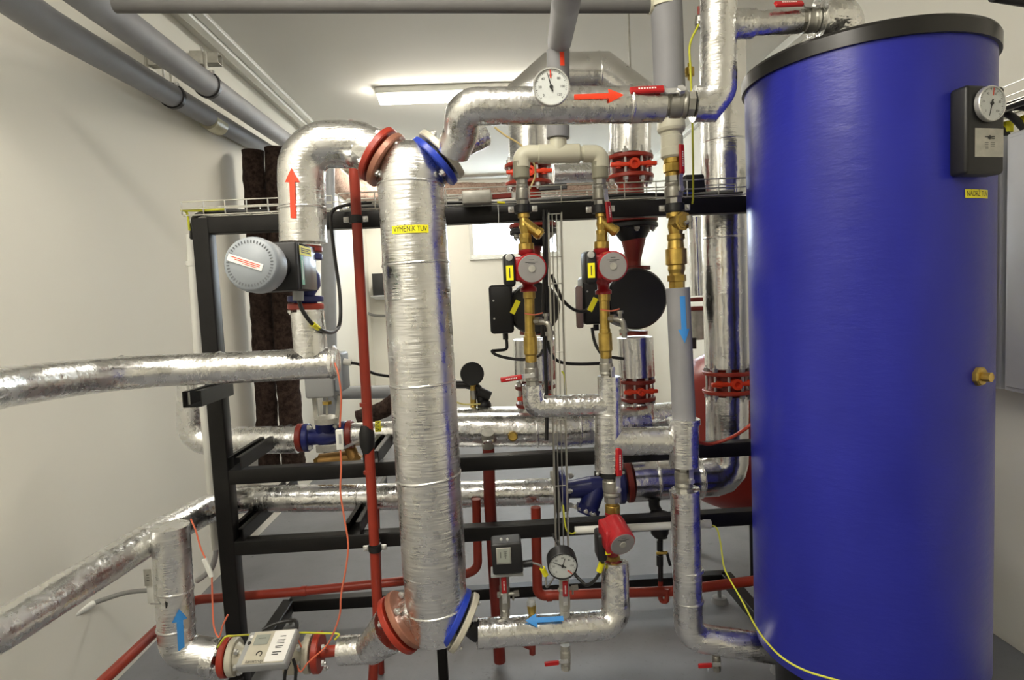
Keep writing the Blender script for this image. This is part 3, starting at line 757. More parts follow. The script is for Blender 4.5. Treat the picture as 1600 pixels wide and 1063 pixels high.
# ------------------------------------------------------------------ top pipe with thermometer and red arrow
YT = 1.60
p = [P(708, 236, 1.70), P(721, 205, 1.66), P(724, 167, 1.60), P(1034, 163, 1.64)]
rT = px(28, YT)
o = foil_pipe([c_ur+n_ur*.026, P(752, 211, Y1+.06)], px(21, Y1), 'foil-wrapped pipe across the top with thermometer and red arrow pointing right', mt='foil_c', wob=.02)
o_top = o
mb = MB(); e0 = P(752, 211, Y1+.06); mb.sphere(e0, px(20.5, 1.8), 20, .5, axis=(.8, .3, .5)); mb.build('foil_cap', 'foil_c', o)
foil_pipe(p, rT, '', fil=[0, .05, .07, 0], mt='foil_h', wob=.028, parent=o, name='foil_jacket', seams=[(P(985, 163, 1.63), (1, 0, 0))])
c = P(893, 153, 1.62); f = wrapper(P(893, 161, 1.623), (1, 0, .003), rT*1.01, out=(0, -1, -.02), off=.003)
arrow(o, f, px(77, 1.57), px(7.5, 1.57), px(21, 1.57), px(24, 1.57), 'arrow_red', label='red arrow pointing right')
# thermometer
gc = P(861.5, 135, 1.49)
t = thing('thermometer', gc-V((0, 0, .04)), 'round white dial thermometer on the top foil pipe', 'thermometer')
dial(gc, (-.02, -1, -.05), px(28.5, 1.49), t, needle=105, red=92, digits=7, depth=.016, rim='zinc')
MB().cyl(gc+V((0, .014, 0)), P(861.5, 150, 1.57), .009, 12).build('stem', 'nickel', t)
# ball valve top
ball_valve(P(1034, 163, 1.63), P(1084, 163, 1.62), px(20, 1.62), 'ball valve with red lever in the top foil pipe, left of the foil riser', (-1, 0, .06), px(78, 1.6), (0, -.86, .5), hw=px(13, 1.6))
# riser right of it with branch to the tank
rR = px(27, 1.6)
p = [P(1084, 163, 1.62), P(1106, 163, 1.62), P(1123, 142, 1.61), P(1123, 20, 1.58), P(1123, -90, 1.56)]
o = foil_pipe(p, rR, 'foil-wrapped riser at the top edge with a branch towards the blue tank', fil=[0, .0, .03, 0, 0], mt='foil_v', wob=.02)
foil_pipe([P(1140, 38, 1.58), P(1176, 37, 1.58)], px(22, 1.58), '', mt='foil_c', wob=.03, parent=o, name='branch_jacket')
foil_pipe([P(1176, 37, 1.58), P(1250, 33, 1.57)], px(18, 1.58), '', mt='foil_h', wob=.02, parent=o, name='branch_jacket')
ball_valve(P(1248, 33, 1.57), P(1284, 32, 1.57), px(17, 1.57), 'ball valve with red lever above the tank rim', (-1, 0, -.02), px(66, 1.55), (0, -.75, .66), hw=px(12, 1.55))
tb = P(1320, 22, 1.57)
o = foil_pipe([P(1280, 31, 1.57), P(1318, 24, 1.58), V((P(1322, 40, 1.58).x, 1.60, 1.99))], px(30, 1.57), 'crumpled foil elbow dropping into the top of the blue tank', fil=[0, .035, 0], mt='foil_c', wob=.05)
foil_pipe([P(1277, 30, 1.57), P(1286, 30, 1.57)], px(34, 1.57), '', mt='foil_c', wob=.09, parent=o, name='foil_collar', step=.01)

# ------------------------------------------------------------------ small circulator pumps line, depth YP
YP = 1.85
def brass_run(p0, p1, segs, parent, name='brass_fitting', mt='brass'):
    """segs: list of (u0,u1,r_px, sides)"""
    p0 = V(p0); p1 = V(p1)
    for u0, u1, r, sd in segs:
        MB().lathe(p0.lerp(p1, u0), (p1-p0), [(0, r-.0015), (.0015, r), ((p1-p0).length*(u1-u0)-.0015, r), ((p1-p0).length*(u1-u0), r-.0015)], sd).build(name, mt, parent)
def circulator(top, bot, face, Y, label, Rf=22, box=True, tagc=None, big=1.0, fn=None):
    """top/bot: union ends on the pipe axis, face: pixel of the face centre"""
    top = V(top); bot = V(bot); t = thing('circulation_pump', bot, label, 'pump', 'small red circulation pumps')
    a = (top-bot).normalized(); c = (top+bot)/2
    fc = P(face[0], face[1], Y-.115); n_ = (fc-P(face[0]*.35+(top.x*0+ (face[2] if len(face) > 2 else face[0]))*.65, face[1], Y)).normalized() if fn is None else V(fn).normalized()
    R = px(Rf, Y-.115)
    m_ = MB(); L = (top-bot).length
    m_.lathe(bot, a, [(0, R*.62), (.012, R*.62), (.016, R*.44), (L*.3, R*.46), (L*.38, R*.75), (L*.62, R*.75), (L*.7, R*.46), (L-.016, R*.44), (L-.012, R*.62), (L, R*.62)], 26, smooth=True)
    m_.lathe(c+n_*-.03, n_, [(0, R*.55), (.012, R*.95), (.035, R*1.0), (.045, R*1.02), (.048, R*.9)], 30, smooth=True); m_.build('volute', 'pump_red', t)
    d = (fc-c).dot(n_); base = fc-n_*d
    h_ = MB(); h_.lathe(fc-n_*(d-.012), n_, [(0, R*1.08), (.006, R*1.1), (d-.030, R*1.1), (d-.016, R*1.09), (d-.012, R*1.0)], 40)
    side = n_.cross(V((0, 0, 1))).normalized()
    if side.x > 0: side = -side
    h_.box(fc-n_*(d*.45)+side*R*.75, (R*1.0, d*.72, R*1.75), (side, n_, V((0, 0, 1))), bev=.008)
    h_.build('motor_housing', 'pump_red', t)
    g = MB(); g.lathe(fc-n_*.003, n_, [(0, R*.97), (.003, R*.98), (.004, R*.95)], 40); g = g.build('face_plate', 'plate', t)
    s_ = MB(); s_.lathe(fc+n_*.001, n_, [(0, R*.25), (.003, R*.25), (.0032, R*.2)], 20); s_.build('vent_screw', 'zinc_d', t)
    mk = MB(); rt = V((-n_.y, n_.x, 0)).normalized()
    if rt.x < 0: rt = -rt
    up = n_.cross(rt); up = up if up.z > 0 else -up
    for y_, w_ in ((.62, .35), (.45, .9), (.36, .5)): mk.box(fc+n_*.0012+up*R*y_, (R*w_, R*.035, .0004), (rt, up, n_))
    mk.build('engraving', 'ink', g)
    if box:
        bc = fc-n_*(d*.42)+side*R*1.58-up*R*.05; bx = MB(); bx.box(bc, (R*.82, d*.95, R*2.35), (side, n_, up), bev=.010); bx = bx.build('terminal_box', 'blackp', t)
        sc = MB(); scx = bc+n_*(d*.475)+up*R*.92; sc.lathe(scx, n_, [(0, R*.25), (.003, R*.25), (.0035, R*.2)], 16); sc.build('cover_screw', 'zinc', bx)
        f = flat(bc+n_*(d*.475+.001)-up*R*.18, rt, up); sticker(bx, f, R*.5, R*1.05, 'yellow', swap=False, rows=[(-.0015, .0015, 0, R*.7)], label='yellow label')
    return t, c, R

def y_strainer(p0, p1, bdir, r, bl, label, mt='brass', name='strainer', cat='strainer', group=None, u=.35):
    p0 = V(p0); p1 = V(p1); a = (p1-p0).normalized(); L = (p1-p0).length
    t = thing(name, p1, label, cat, group); b = V(bdir).normalized()
    m_ = MB(); m_.lathe(p0, a, [(0, r*1.1), (L*.16, r*1.1), (L*.18, r*.82), (L*.5, r), (L*.8, r*.82), (L*.82, r*1.1), (L, r*1.1)], 24)
    m_.cyl(p0.lerp(p1, u), p0.lerp(p1, u)+b*bl*.8, r*.95, 20); m_.build('body', mt, t)
    q = p0.lerp(p1, u)+b*bl*.75; c_ = MB(); c_.lathe(q, b, [(0, r*1.15), (bl*.22, r*1.15), (bl*.24, r*.9), (bl*.3, r*.85)], 8); c_.build('cap', mt, t)
    return t
# twin line manifold in cream plastic under grey foam pipe
o = pipe([P(889, -60, 1.40), P(885, 0, 1.50), P(874, 66, 1.86)], .036, 'foam', 'grey foam-lagged pipe coming down from the top edge above the thermometer', fil=.05, seg=28, name='foam_lagged_pipe')
MB().cyl(P(873, 60, 1.86), P(873, 84, 1.86), px(14, 1.86), 24).build('bare_end', 'cream', o)
YS = 1.86
o = pipe([P(872, 80, YS), P(872, 216, YS)], px(17.5, YS), 'foam', 'short upright grey foam-lagged pipe behind the thermometer', seg=28, name='foam_lagged_pipe')
f = wrapper(P(874.5, 99, YS), (0, 0, 1), px(17.5, YS), out=(.1, -1, 0), off=.001)
sticker(o, f, px(6.5, YS), px(20, YS), 'arrow_red', name='red_strip', label='short red adhesive strip')
t = thing('cream_tee_manifold', P(872, 280, YS), 'cream plastic pipe tee splitting to two downward elbows', 'pipe fitting')
r_ = px(11.5, YS)
MB().tube(fillet([P(815, 272, YS), P(815, 241, YS), P(938, 240, YS), P(937, 272, YS)], .022, 8), r_*.95, 22).build('cross_pipe', 'cream', t)
mb = MB(); mb.cyl(P(840, 241, YS), P(906, 240, YS), px(14.5, YS), 24, bev=.003); mb.cyl(P(872, 240, YS), P(872, 217, YS), px(14, YS), 24, r2=px(13, YS)); mb.build('tee', 'cream', t)
for xa, xb in ((815, 1), (938, -1)):
    mb = MB(); mb.tube(fillet([P(xa, 262, YS), P(xa, 240.5, YS), P(xa+xb*27, 240.5, YS)], .022, 8), px(13.2, YS), 22); mb.build('elbow', 'cream', t)
    MB().lathe(P(xa, 281, YS), (0, 0, 1), [(0, px(10.5, YS)), (.005, px(12.7, YS)), (px(27, YS), px(12.7, YS)), (px(27, YS)+.002, px(11, YS))], 24).build('socket', 'greige', t)
ball_valve(P(816, 322, YS), P(815.5, 280, YS), px(9.5, YS), 'small ball valve with dark lever under the left leg of the cream tee', (-1, 0, -.03), px(46, YS), (0, .9, .0), hmat='red_dark', hw=px(8, YS), hoff=.01)
ball_valve(P(938, 322, YS), P(937, 280, YS), px(10.5, YS), 'small ball valve with red lever hanging down under the right leg of the cream tee', (.12, 0, -1), px(48, YS), (.5, -.85, 0), hw=px(10, YS), hoff=-.003)
t = thing('spindle', P(816, 299, 1.83), '', '') if 0 else None
clamp(P(817, 327, YS), (0, 0, 1), px(11.5, YS), 'pipe clamp on the top rail above the left brass strainer')
clamp(P(938, 327, YS), (0, 0, 1), px(11.5, YS), 'pipe clamp on the top rail above the middle brass strainer')
y_strainer(P(818, 334, YS), P(821, 372, YS), (.72, -.15, -.62), px(8.5, YS), px(33, YS), 'brass Y strainer above the left small pump')
y_strainer(P(939, 334, YS), P(940, 366, YS), (.72, -.15, -.62), px(8.0, YS), px(30, YS), 'brass Y strainer above the middle small pump')
def union(p0, p1, r, label, mt='brass', segs=None, name='union', cat='pipe fitting', group='brass unions', extra=None):
    t = thing(name, min((V(p0), V(p1)), key=lambda q: q.z), label, cat, group); brass_run(p0, p1, segs or [(0, .55, r*.78, 20), (.5, 1, r, 8)], t, 'nut' if segs is None else 'ring', mt); return t
union(P(821, 370, YS), P(822, 391, YS), px(12.5, YS), 'brass union above the left small pump', segs=[(0, .5, px(9.5, YS), 8), (.5, 1, px(12.5, YS), 24)])
union(P(940, 364, YS), P(940, 389, YS), px(12, YS), 'brass union above the middle small pump', segs=[(0, .55, px(9, YS), 8), (.55, 1, px(12, YS), 24)])
circulator(P(822, 391, YS), P(826, 456, YS), (831, 420, 824), YS, 'small red pump with grey face and yellow label, left of the pair')
circulator(P(940, 389, YS), P(943, 460, YS), (958, 416, 942), YS, 'small red pump with grey face, right of the pair, above the tall brass fittings')
# brass below the pumps
def below(xs, y0, ym, y1, y2, name):
    # long barrel, check valve, both as one fitting
    t = thing('brass_check_valve', P(xs[3], y2, YS), name, 'check valve', 'brass check valves below the small pumps')
    MB().lathe(P(xs[0], y0, YS), P(xs[1], ym, YS)-P(xs[0], y0, YS), [(0, px(9.5, YS)), (.02, px(9.5, YS)), (.022, px(8, YS)), (.05, px(8, YS)), ((P(xs[1], ym, YS)-P(xs[0], y0, YS)).length, px(7.7, YS))], 22).build('nipple', 'brass', t)
    L = (P(xs[3], y2, YS)-P(xs[1], ym, YS)).length
    MB().lathe(P(xs[1], ym, YS), P(xs[3], y2, YS)-P(xs[1], ym, YS), [(0, px(8.8, YS)), (L*.12, px(8.8, YS)), (L*.16, px(10.8, YS)), (L*.72, px(10.8, YS)), (L*.78, px(9, YS)), (L*.95, px(9, YS)), (L, px(8, YS))], 22).build('body', 'brass', t)
    return t
cvl = below((827, 828, 829, 830), 456, 519, 0, 566, 'brass check valve below the left small pump')
cvr = below((944, 945, 946, 947), 460, 514, 0, 560, 'brass check valve below the right small pump')
def drain(x, y, label):
    t = thing('drain_tap', P(x+22, y+28, YS-.02), label, 'drain tap', 'small nickel drain taps')
    m_ = MB(); m_.tube(spline([P(x, y, YS-.01), P(x+12, y+1, YS-.03), P(x+20, y+4, YS-.04), P(x+23, y+14, YS-.04), P(x+24, y+30, YS-.04)], 6), px(4.5, YS), 12)
    m_.cyl(P(x+22.5, y+16, YS-.04), P(x+23.5, y+22, YS-.04), px(7.5, YS), 8); m_.cyl(P(x+2, y, YS-.01), P(x+9, y, YS-.025), px(6.5, YS), 8); m_.build('body', 'nickel', t)
    k = MB(); k.cyl(P(x+17, y, YS-.04), P(x+17, y-11, YS-.045), px(3, YS), 10); k.lathe(P(x+17, y-8, YS-.045), (0, 0, 1), [(0, px(5, YS)), (.008, px(5, YS))], 8); k.build('knob', 'nickel', t)
drain(836, 502, 'nickel drain tap on the left brass barrel'); drain(952, 498, 'nickel drain tap on the right brass barrel')
cable([P(820, 490, YS-.02), P(835, 492, YS-.04), P(848, 489, YS-.03)], .002, 'wire_or', None, name='sealing_cord', parent=cvl)
cable([P(938, 484, YS-.02), P(955, 486, YS-.04), P(968, 483, YS-.03)], .002, 'wire_or', None, name='sealing_cord', parent=cvr)
ball_valve(P(830, 566, YS), P(832, 603, YS), px(10.5, YS), 'ball valve with red lever pointing left, above the foil U-bend', (-1, 0, -.1), px(50, YS), (0, -1, 0), hw=px(8.5, YS))
ball_valve(P(947, 560, YS), P(948, 592, YS), px(10.5, YS), 'ball valve with red lever hanging over the foil riser, right of the U-bend', (.02, 0, -1), px(54, YS), (.55, -.84, 0), hw=px(9, YS))
# foil U bend and riser
o = foil_pipe([P(833, 601, YS), P(835, 636, YS), P(955, 632, YS)], px(17.5, YS), 'foil-wrapped U-bend joining the two small pump lines', fil=[0, .02, 0], mt='foil_c', wob=.04)
o = foil_pipe([P(952, 588, YS), P(953, 737, YS)], px(18.5, YS), 'foil-wrapped upright below the right small pump with a branch to the grey pipe', mt='foil_v', wob=.03)
foil_pipe([P(950, 646, YS), P(951, 735, YS)], px(22.5, YS), '', mt='foil_v', wob=.02, parent=o, name='outer_jacket')
foil_pipe([P(955, 690, YS), P(1062, 688, YS)], px(22.5, YS), '', mt='foil_h', wob=.03, parent=o, name='branch_jacket')

# ------------------------------------------------------------------ grey riser assembly (x ~1055)
YG = 1.84
o = pipe([P(1035, -40, YG), P(1041, 5, YG), P(1048, 187, YG)], px(23.5, YG), 'foam', 'thick grey foam-lagged riser, right of the top lever valve', seg=32, name='foam_lagged_pipe')
o2 = pipe([P(180, 8, 1.9), P(600, 8, 1.86), P(1018, 8, YG)], px(11.5, YG), 'foam_d', 'dark grey lagged pipe running level along the top edge', seg=24, name='foam_lagged_pipe')
t = thing('cream_elbow', P(1037, 12, YG), 'cream plastic elbow at the top edge joining the dark level pipe', 'pipe fitting')
MB().tube(fillet([P(1014, 6, YG), P(1037, 5, YG), P(1037, -35, YG)], .02, 8), px(15, YG), 22).build('elbow', 'cream', t)
MB().cyl(P(1038, 14, YG), P(1037, -6, YG), px(24.2, YG), 24).build('collar', 'cream', t)
t = thing('cream_reducer', P(1051, 250, YG), 'cream plastic stepped reducer under the thick grey riser', 'pipe fitting')
mb = MB(); A, B = P(1048, 184, YG), P(1051, 248, YG); L = (B-A).length
mb.lathe(A, B-A, [(0, px(20, YG)), (L*.27, px(21.5, YG)), (L*.34, px(20, YG)), (L*.38, px(17, YG)), (L*.46, px(16.2, YG)), (L*.47, px(17, YG)), (L*.74, px(17, YG)), (L*.76, px(17.8, YG)), (L*.95, px(17.8, YG)), (L, px(15, YG))], 36); mb.build('body', 'cream', t)
union(P(1051, 247, YG), P(1052, 277, YG), px(15, YG), 'brass union under the cream reducer', segs=[(0, .3, px(14, YG), 24), (.3, .75, px(15, YG), 8), (.75, 1, px(12, YG), 24)])
ball_valve(P(1053, 319, YG), P(1052, 276, YG), px(13.5, YG), 'ball valve with red lever standing up beside the cream reducer', (0, .0, 1), px(66, YG), (.45, -.88, 0), hw=px(9.5, YG), hoff=-.004)
clamp(P(1054, 325, YG), (0, 0, 1), px(13, YG), 'pipe clamp on the top rail above the right brass strainer')
t = y_strainer(P(1055, 333, YG), P(1056, 374, YG), (.25, -.97, -.05), px(12.5, YG), px(24, YG), 'large brass strainer with drain cock, under the right clamp')
m_ = MB(); m_.tube([P(1070, 350, YG-.055), P(1078, 344, YG-.05), P(1079, 358, YG-.05)], px(3.2, YG), 10); m_.cyl(P(1077, 337, YG-.05), P(1078, 347, YG-.05), px(4.5, YG), 8); m_.build('drain_cock', 'nickel', t)
t = thing('brass_check_valve', P(1058, 452, YG), 'large brass check valve above the thin grey pipe', 'check valve')
A, B = P(1055.5, 374, YG), P(1058, 452, YG); L = (B-A).length
MB().lathe(A, B-A, [(0, px(13, YG)), (L*.03, px(12, YG)), (L*.18, px(13, YG)), (L*.20, px(16.5, YG)), (L*.5, px(16.5, YG)), (L*.52, px(13, YG)), (L*.6, px(13.5, YG)), (L*.68, px(11.5, YG)), (L*.72, px(11.5, YG))], 28).build('body', 'brass', t)
MB().lathe(A.lerp(B, .72), B-A, [(0, px(15, YG)), (L*.12, px(15, YG)), (L*.13, px(12.5, YG)), (L*.3, px(12.5, YG))], 6).build('nut', 'brass', t)
A, B = P(1059, 450, YG), P(1069, 658, YG)
o = pipe([A, B], px(18.3, YG), 'foam', 'grey lagged upright with blue down arrow', seg=30, name='foam_lagged_pipe')
f = wrapper(A.lerp(B, (463-450)/208)+V((.001, 0, 0)), (B-A), px(18.3, YG), out=(0.02, -1, 0), off=.0015)
arrow(o, f, px(73, YG), px(8, YG), px(18, YG), px(22, YG), 'arrow_blue', label='blue arrow pointing down')
o = foil_pipe([P(1068, 655, YG), P(1069, 728, YG)], px(23.5, YG), 'foil-wrapped tee at the foot of the grey upright', mt='foil_v', wob=.03)
mb = MB(); mb.tube([P(1068, 654, YG), P(1068, 662, YG)], px(25, YG), 28, wob=.10, step=.006); mb.build('foil_collar', 'foil_c', o)
ball_valve(P(1068, 726, YG), P(1069, 770, YG), px(14, YG), 'ball valve with red lever standing up over the foil tee', (.02, 0, 1), px(66, YG), (.4, -.9, 0), hw=px(10.5, YG), hoff=-.003)
o = foil_pipe([P(1070, 768, YG), P(1076, 995, YG), P(1232, 1018, YG-.01)], px(23, YG), 'foil-wrapped upright turning right along the floor to the tank', fil=[0, .06, 0], mt='foil_m', wob=.02, seams=[(P(1076, 890, YG), (0, 0, 1)), (P(1076, 938, YG), (0, 0, 1))])
mb = MB(); mb.tube([P(1069, 765, YG), P(1070, 772, YG)], px(24, YG), 28, wob=.07, step=.006); mb.build('foil_collar', 'foil_c', o)
ball_valve(P(1119, 1018, YG), P(1120, 1048, YG), px(6.5, YG), 'small drain valve with red lever under the floor-level foil pipe', (-1, 0, .0), px(34, YG), (0, -1, 0), hw=px(8, YG), lettering=False)

# ------------------------------------------------------------------ lower pump and the lower foil pipe
ball_valve(P(954, 740, YP), P(957, 784, YP), px(13.5, YP), 'ball valve with red lever over the foil upright, above the lower red pump', (.05, 0, 1), px(68, YP), (.45, -.88, 0), hw=px(11, YP), hoff=-.003)
clamp(P(953, 739, YP), (0, 0, 1), px(14, YP), 'black-lined clamp under the foil upright by the blue strainer', mt='blackp')
union(P(957, 783, YP), P(957, 801, YP), px(12, YP), 'brass union above the lower red pump', segs=[(0, .35, px(9, YP), 24), (.35, 1, px(12, YP), 20)])
t, c, R = circulator(P(957, 801, YP), P(957, 880, YP), (973, 851, 955), YP, 'small red pump with its face turned downwards, above the lower foil bend', Rf=21, box=False, fn=(.22, -1, -.38))
bx = MB(); bx.box(P(938, 851, YP-.05), (.028, .07, .085), bev=.008); bx = bx.build('terminal_box', 'blackp', t)
f = flat(P(950, 862, YP-.10), (1, 0, 0), (0, 0, 1)); sticker(t, f, px(8, YP), px(11, YP), 'yellow', swap=False, rows=[(-.003, .003, 0, .003)])
union(P(957, 880, YP), P(957, 868, YP), px(12, YP), 'brass union below the lower red pump', segs=[(0, 1, px(12, YP), 8)])
YL = 1.80
rL = px(23, YL)
o = foil_pipe([P(960, 878, YL+.04), P(963, 976, YL+.01), P(745, 990, YL-.04)], rL, 'foil-wrapped pipe from the lower pump to the blue flange, with blue left arrow', fil=[0, .05, 0], mt='foil_h', wob=.025)
f = wrapper(P(877, 974, YL-.01), P(814, 978, YL-.02)-P(877, 974, YL-.01), rL, out=(0, -1, 1.0), off=.003)
arrow(o, f, px(63, YL-.05), px(7.5, YL-.05), px(21, YL-.05), px(19, YL-.05), 'arrow_blue', label='blue arrow pointing left')
MB().tube([c_lr+n_lr*.026, P(748, 989, YL-.04)], .03, 20).build('nozzle_stub', 'blackp', o)
t_ps = thing('pressure_switch', P(792, 905, 1.78), 'black pressure switch with scale window, on the lower foil pipe', 'pressure switch')
pc = P(792, 866, 1.76)
mb = MB(); mb.box(pc, (px(50, 1.7), .07, px(52, 1.7)), (V((1, 0, .03)).normalized(), V((0, 1, 0)), V((-.03, 0, 1)).normalized()), bev=.006); hb_ = mb.build('housing', 'blackp', t_ps)
mb = MB(); mb.box(P(792, 893, 1.78), (px(54, 1.7), .06, px(5, 1.7)), bev=.002); mb.build('base_plate', 'grey_box', t_ps)
f = flat(P(787, 869, 1.716), (1, 0, 0), (0, 0, 1)); s_ = MB(); s_.box(P(787, 869, 1.722), (px(24, 1.7), .004, px(27, 1.7)), bev=.001); s_.build('window_frame', 'zinc_d', t_ps)
sticker(t_ps, f, px(20, 1.7), px(23, 1.7), 'lcd', swap=False, name='scale_window', rows=[(-.010, -.008, .003, .018), (.004, .006, .002, .022), (.0, .010, .012, .001), (.0, .010, .006, .001), (.0, .010, 0, .001)])
for x_ in (783, 793): hexbolt(P(x_, 843, 1.722), (0, -1, 0), .005, .003, t_ps, name='screw')
MB().cyl(P(817, 882, 1.76), P(832, 880, 1.76), px(6, 1.7), 12).build('cable_gland', 'blackp', t_ps)
ball_valve(P(789, 967, 1.79), P(788, 900, 1.79), px(8.5, 1.79), 'small valve with red lever under the black pressure switch', (0, 0, 1), px(42, 1.75), (0, -1, 0), hw=px(9, 1.7), hoff=.002)
t = thing('bleed_screw', P(790, 922, 1.78), 'brass cross-piece with bleed screws under the black pressure switch', 'bleed screw', 'bleed screws'); mb = MB(); mb.cyl(P(777, 930, 1.78), P(811, 927, 1.78), .0055, 10); mb.cyl(P(803, 928, 1.78), P(811, 927, 1.78), .010, 6); mb.cyl(P(777, 930, 1.78), P(782, 930, 1.78), .010, 6); mb.cyl(P(802, 928, 1.78), P(802, 938, 1.78), .003, 8); mb.build('bleeder', 'nickel', t)
cable([P(832, 880, 1.76), P(844, 884, 1.76), P(852, 896, 1.77), P(854, 917, 1.78), P(862, 908, 1.85), P(866, 900, 1.95)], .0035, 'cable_g', 'thin grey cable hanging from the black pressure switch')
MB().cyl(P(847, 888, 1.765), P(853, 899, 1.772), .0085, 8).build('cable_tag', 'yellow', bpy.data.objects['cable.001'])
gc = P(879.5, 886, 1.70); t = thing('pressure_gauge', P(881, 912, 1.72), 'round black-rimmed pressure gauge on the lower foil pipe', 'pressure gauge')
dial(gc, (0, -1, -.16), px(24.5, 1.7), t, needle=152, red=-45, digits=7, rim='blackp', deep=.045)
MB().box(gc+V((.002, -.004, .012)), (.002, .001, .03), (V((1, 0, -.35)).normalized(), V((0, 1, 0)), V((.35, 0, 1)).normalized())).build('set_pointer', 'ink', t)
ball_valve(P(883, 965, 1.79), P(881, 905, 1.77), px(8.5, 1.78), 'small valve with red lever under the round pressure gauge', (0, 0, 1), px(42, 1.75), (0, -1, 0), hw=px(9, 1.7), hoff=.002, mt='zinc_d')
t = thing('bleed_screw', P(885, 915, 1.78), 'cross-piece with bleed screws under the round pressure gauge', 'bleed screw', 'bleed screws'); mb = MB(); mb.cyl(P(872, 922, 1.78), P(903, 918, 1.78), .0055, 10); mb.cyl(P(893, 919, 1.78), P(903, 918, 1.78), .009, 6); mb.cyl(P(895, 919, 1.78), P(895, 929, 1.78), .003, 8); mb.build('bleeder', 'nickel', t)
cable([P(903, 903, 1.85), P(908, 908, 1.84), P(916, 914, 1.83), P(926, 910, 1.82), P(936, 897, 1.81), P(941, 883, 1.80), P(942, 872, 1.8)], .0055, 'cable', 'black cable sagging between the round pressure gauge and the lower pump')
MB().cyl(P(936, 893, 1.805), P(941, 879, 1.80), .0095, 8).build('cable_tag', 'yellow', bpy.data.objects['cable.002'])
cable([P(864, 835, 2.0), P(872, 850, 1.95), P(882, 866, 1.9), P(897, 895, 1.87), P(903, 903, 1.85)], .0055, 'cable', 'black cable running down behind the round pressure gauge')
t = thing('brass_plug', P(831, 958, 1.8), 'short brass plug with grey cap on the lower foil pipe', 'plug'); mb = MB(); mb.lathe(P(831, 958, 1.8), (0, 0, 1), [(0, px(6.5, 1.8)), (.02, px(7.5, 1.8)), (.03, px(7.5, 1.8))], 8); mb.build('plug', 'brass', t); MB().lathe(P(830, 945, 1.8), (0, 0, 1), [(0, px(7.5, 1.8)), (.012, px(7, 1.8)), (.018, px(4, 1.8))], 16).build('cap', 'grey_box', t)
ball_valve(P(883, 1008, 1.80), P(884, 1046, 1.80), px(8, 1.80), 'small drain valve with red lever under the lower foil pipe', (-1, 0, -.05), px(36, 1.78), (0, -1, -.1), hw=px(8, 1.78), lettering=False, mt='zinc_d')
# ------------------------------------------------------------------ lower left: diagonal pipe, riser, heat meter
p = [P(-120, 1050, 1.26)+V((-.06, -.8, -.03)), P(-120, 1050, 1.26), P(0, 987, 1.42), P(228, 846, 1.86), P(322, 797, 2.12), P(372, 780, 2.26), P(560, 778, 2.27), P(872, 768, 2.28)]
o_diag = foil_pipe(p, px(22.5, 2.1), 'long foil-wrapped return pipe, sloping up from the lower left edge then level behind the frame', fil=[0, .2, 0, 0, .1, .1, 0, 0], mt='foil_h', wob=.03, seams=[(P(560, 778, 2.27), (1, 0, 0)), (P(700, 775, 2.27), (1, 0, 0))])
YM = 1.84
o = foil_pipe([P(266, 822, YM), P(278, 1018, YM), P(338, 1027, YM)], px(27.5, YM), 'foil-wrapped riser with blue up arrow, lower left', fil=[0, .06, 0], mt='foil_m', wob=.025, hollow=0, seams=[(P(272, 920, YM), (.12, 0, 1)), (P(275, 978, YM), (.0, 0, 1))])
mb = MB(); mb.tube([P(322, 1026, YM), P(341, 1028, YM)], px(29, YM), 28, wob=.10, step=.008, hollow=.6); mb.build('foil_collar', 'foil_c', o)
f = wrapper(P(277, 1004, YM), P(273, 936, YM)-P(277, 1004, YM), px(27.5, YM), out=(.8, -1, 0), off=.003)
arrow(o, f, px(68, YM-.05), px(9, YM-.05), px(22, YM-.05), px(20, YM-.05), 'arrow_blue', label='blue arrow pointing up')
mb = MB(); mb.lathe(P(256, 945, YM-px(26, YM)), (-.35, -1, 0), [(0, px(7, YM)), (.001, px(7, YM))], 14); mb.build('sensor_hole', 'blackp', o)
t = thing('sensor_tag', P(235, 945, 1.78), 'pale sensor tag on a thin wire left of the blue-arrow riser', 'tag')
s_ = MB(); s_.box(P(235, 925, 1.79), (px(10, 1.79), .004, px(38, 1.79)), bev=.001); s_.build('holder', 'white_p', t)
f = flat(P(231, 903, 1.785), (1, 0, 0), (0, 0, 1)); sticker(t, f, px(12, 1.79), px(27, 1.79), 'zinc_d', swap=False, name='name_tag', rows=[(-.004, .004, .008, .002), (-.004, .004, 0, .002), (-.004, .004, -.008, .002)])
MB().tube([P(235, 944, 1.785), P(256, 944, 1.79)], .0015, 6).build('wire', 'cable_g', t)
# heat meter
t = thing('heat_meter', P(425, 1063, YM), 'heat meter body with flanges at both ends and a pale display unit in front', 'heat meter')
ya = 1028; 
def mp(x): return P(x, 1028-(x-340)*.052, YM)
mx = (mp(500)-mp(350)).normalized()
MB().cyl(mp(336), mp(352), px(11, YM), 20).build('pipe_stub', 'red_paint', t)
for x_, mt_, R in ((354, 'red_flange', 30), (366, 'cream_fl', 29), (483, 'cream_fl', 30), (497, 'red_flange', 31)):
    f_ = MB(); disc(f_, mp(x_), mx, px(R, YM), px(10.5, YM)); f_.build('flange', mt_, t)
mb = MB(); L = (mp(478)-mp(370)).length
mb.lathe(mp(370), mx, [(0, px(22, YM)), (L*.12, px(13, YM)), (L*.3, px(16, YM)), (L*.7, px(16, YM)), (L*.88, px(13, YM)), (L, px(22, YM))], 26, smooth=True); mb.box(mp(455)+V((0, 0, -.035)), (.05, .05, .05), bev=.01); mb.build('flow_body', 'cream_fl', t)
for xx, sg in ((348, -1), (508, 1)):
    for dy, dz in ((-.03, .033), (-.042, -.01), (-.02, -.040)): hexbolt(mp(xx)+V((sg*.0, dy, dz)), mx*sg, .0095, .009, t)
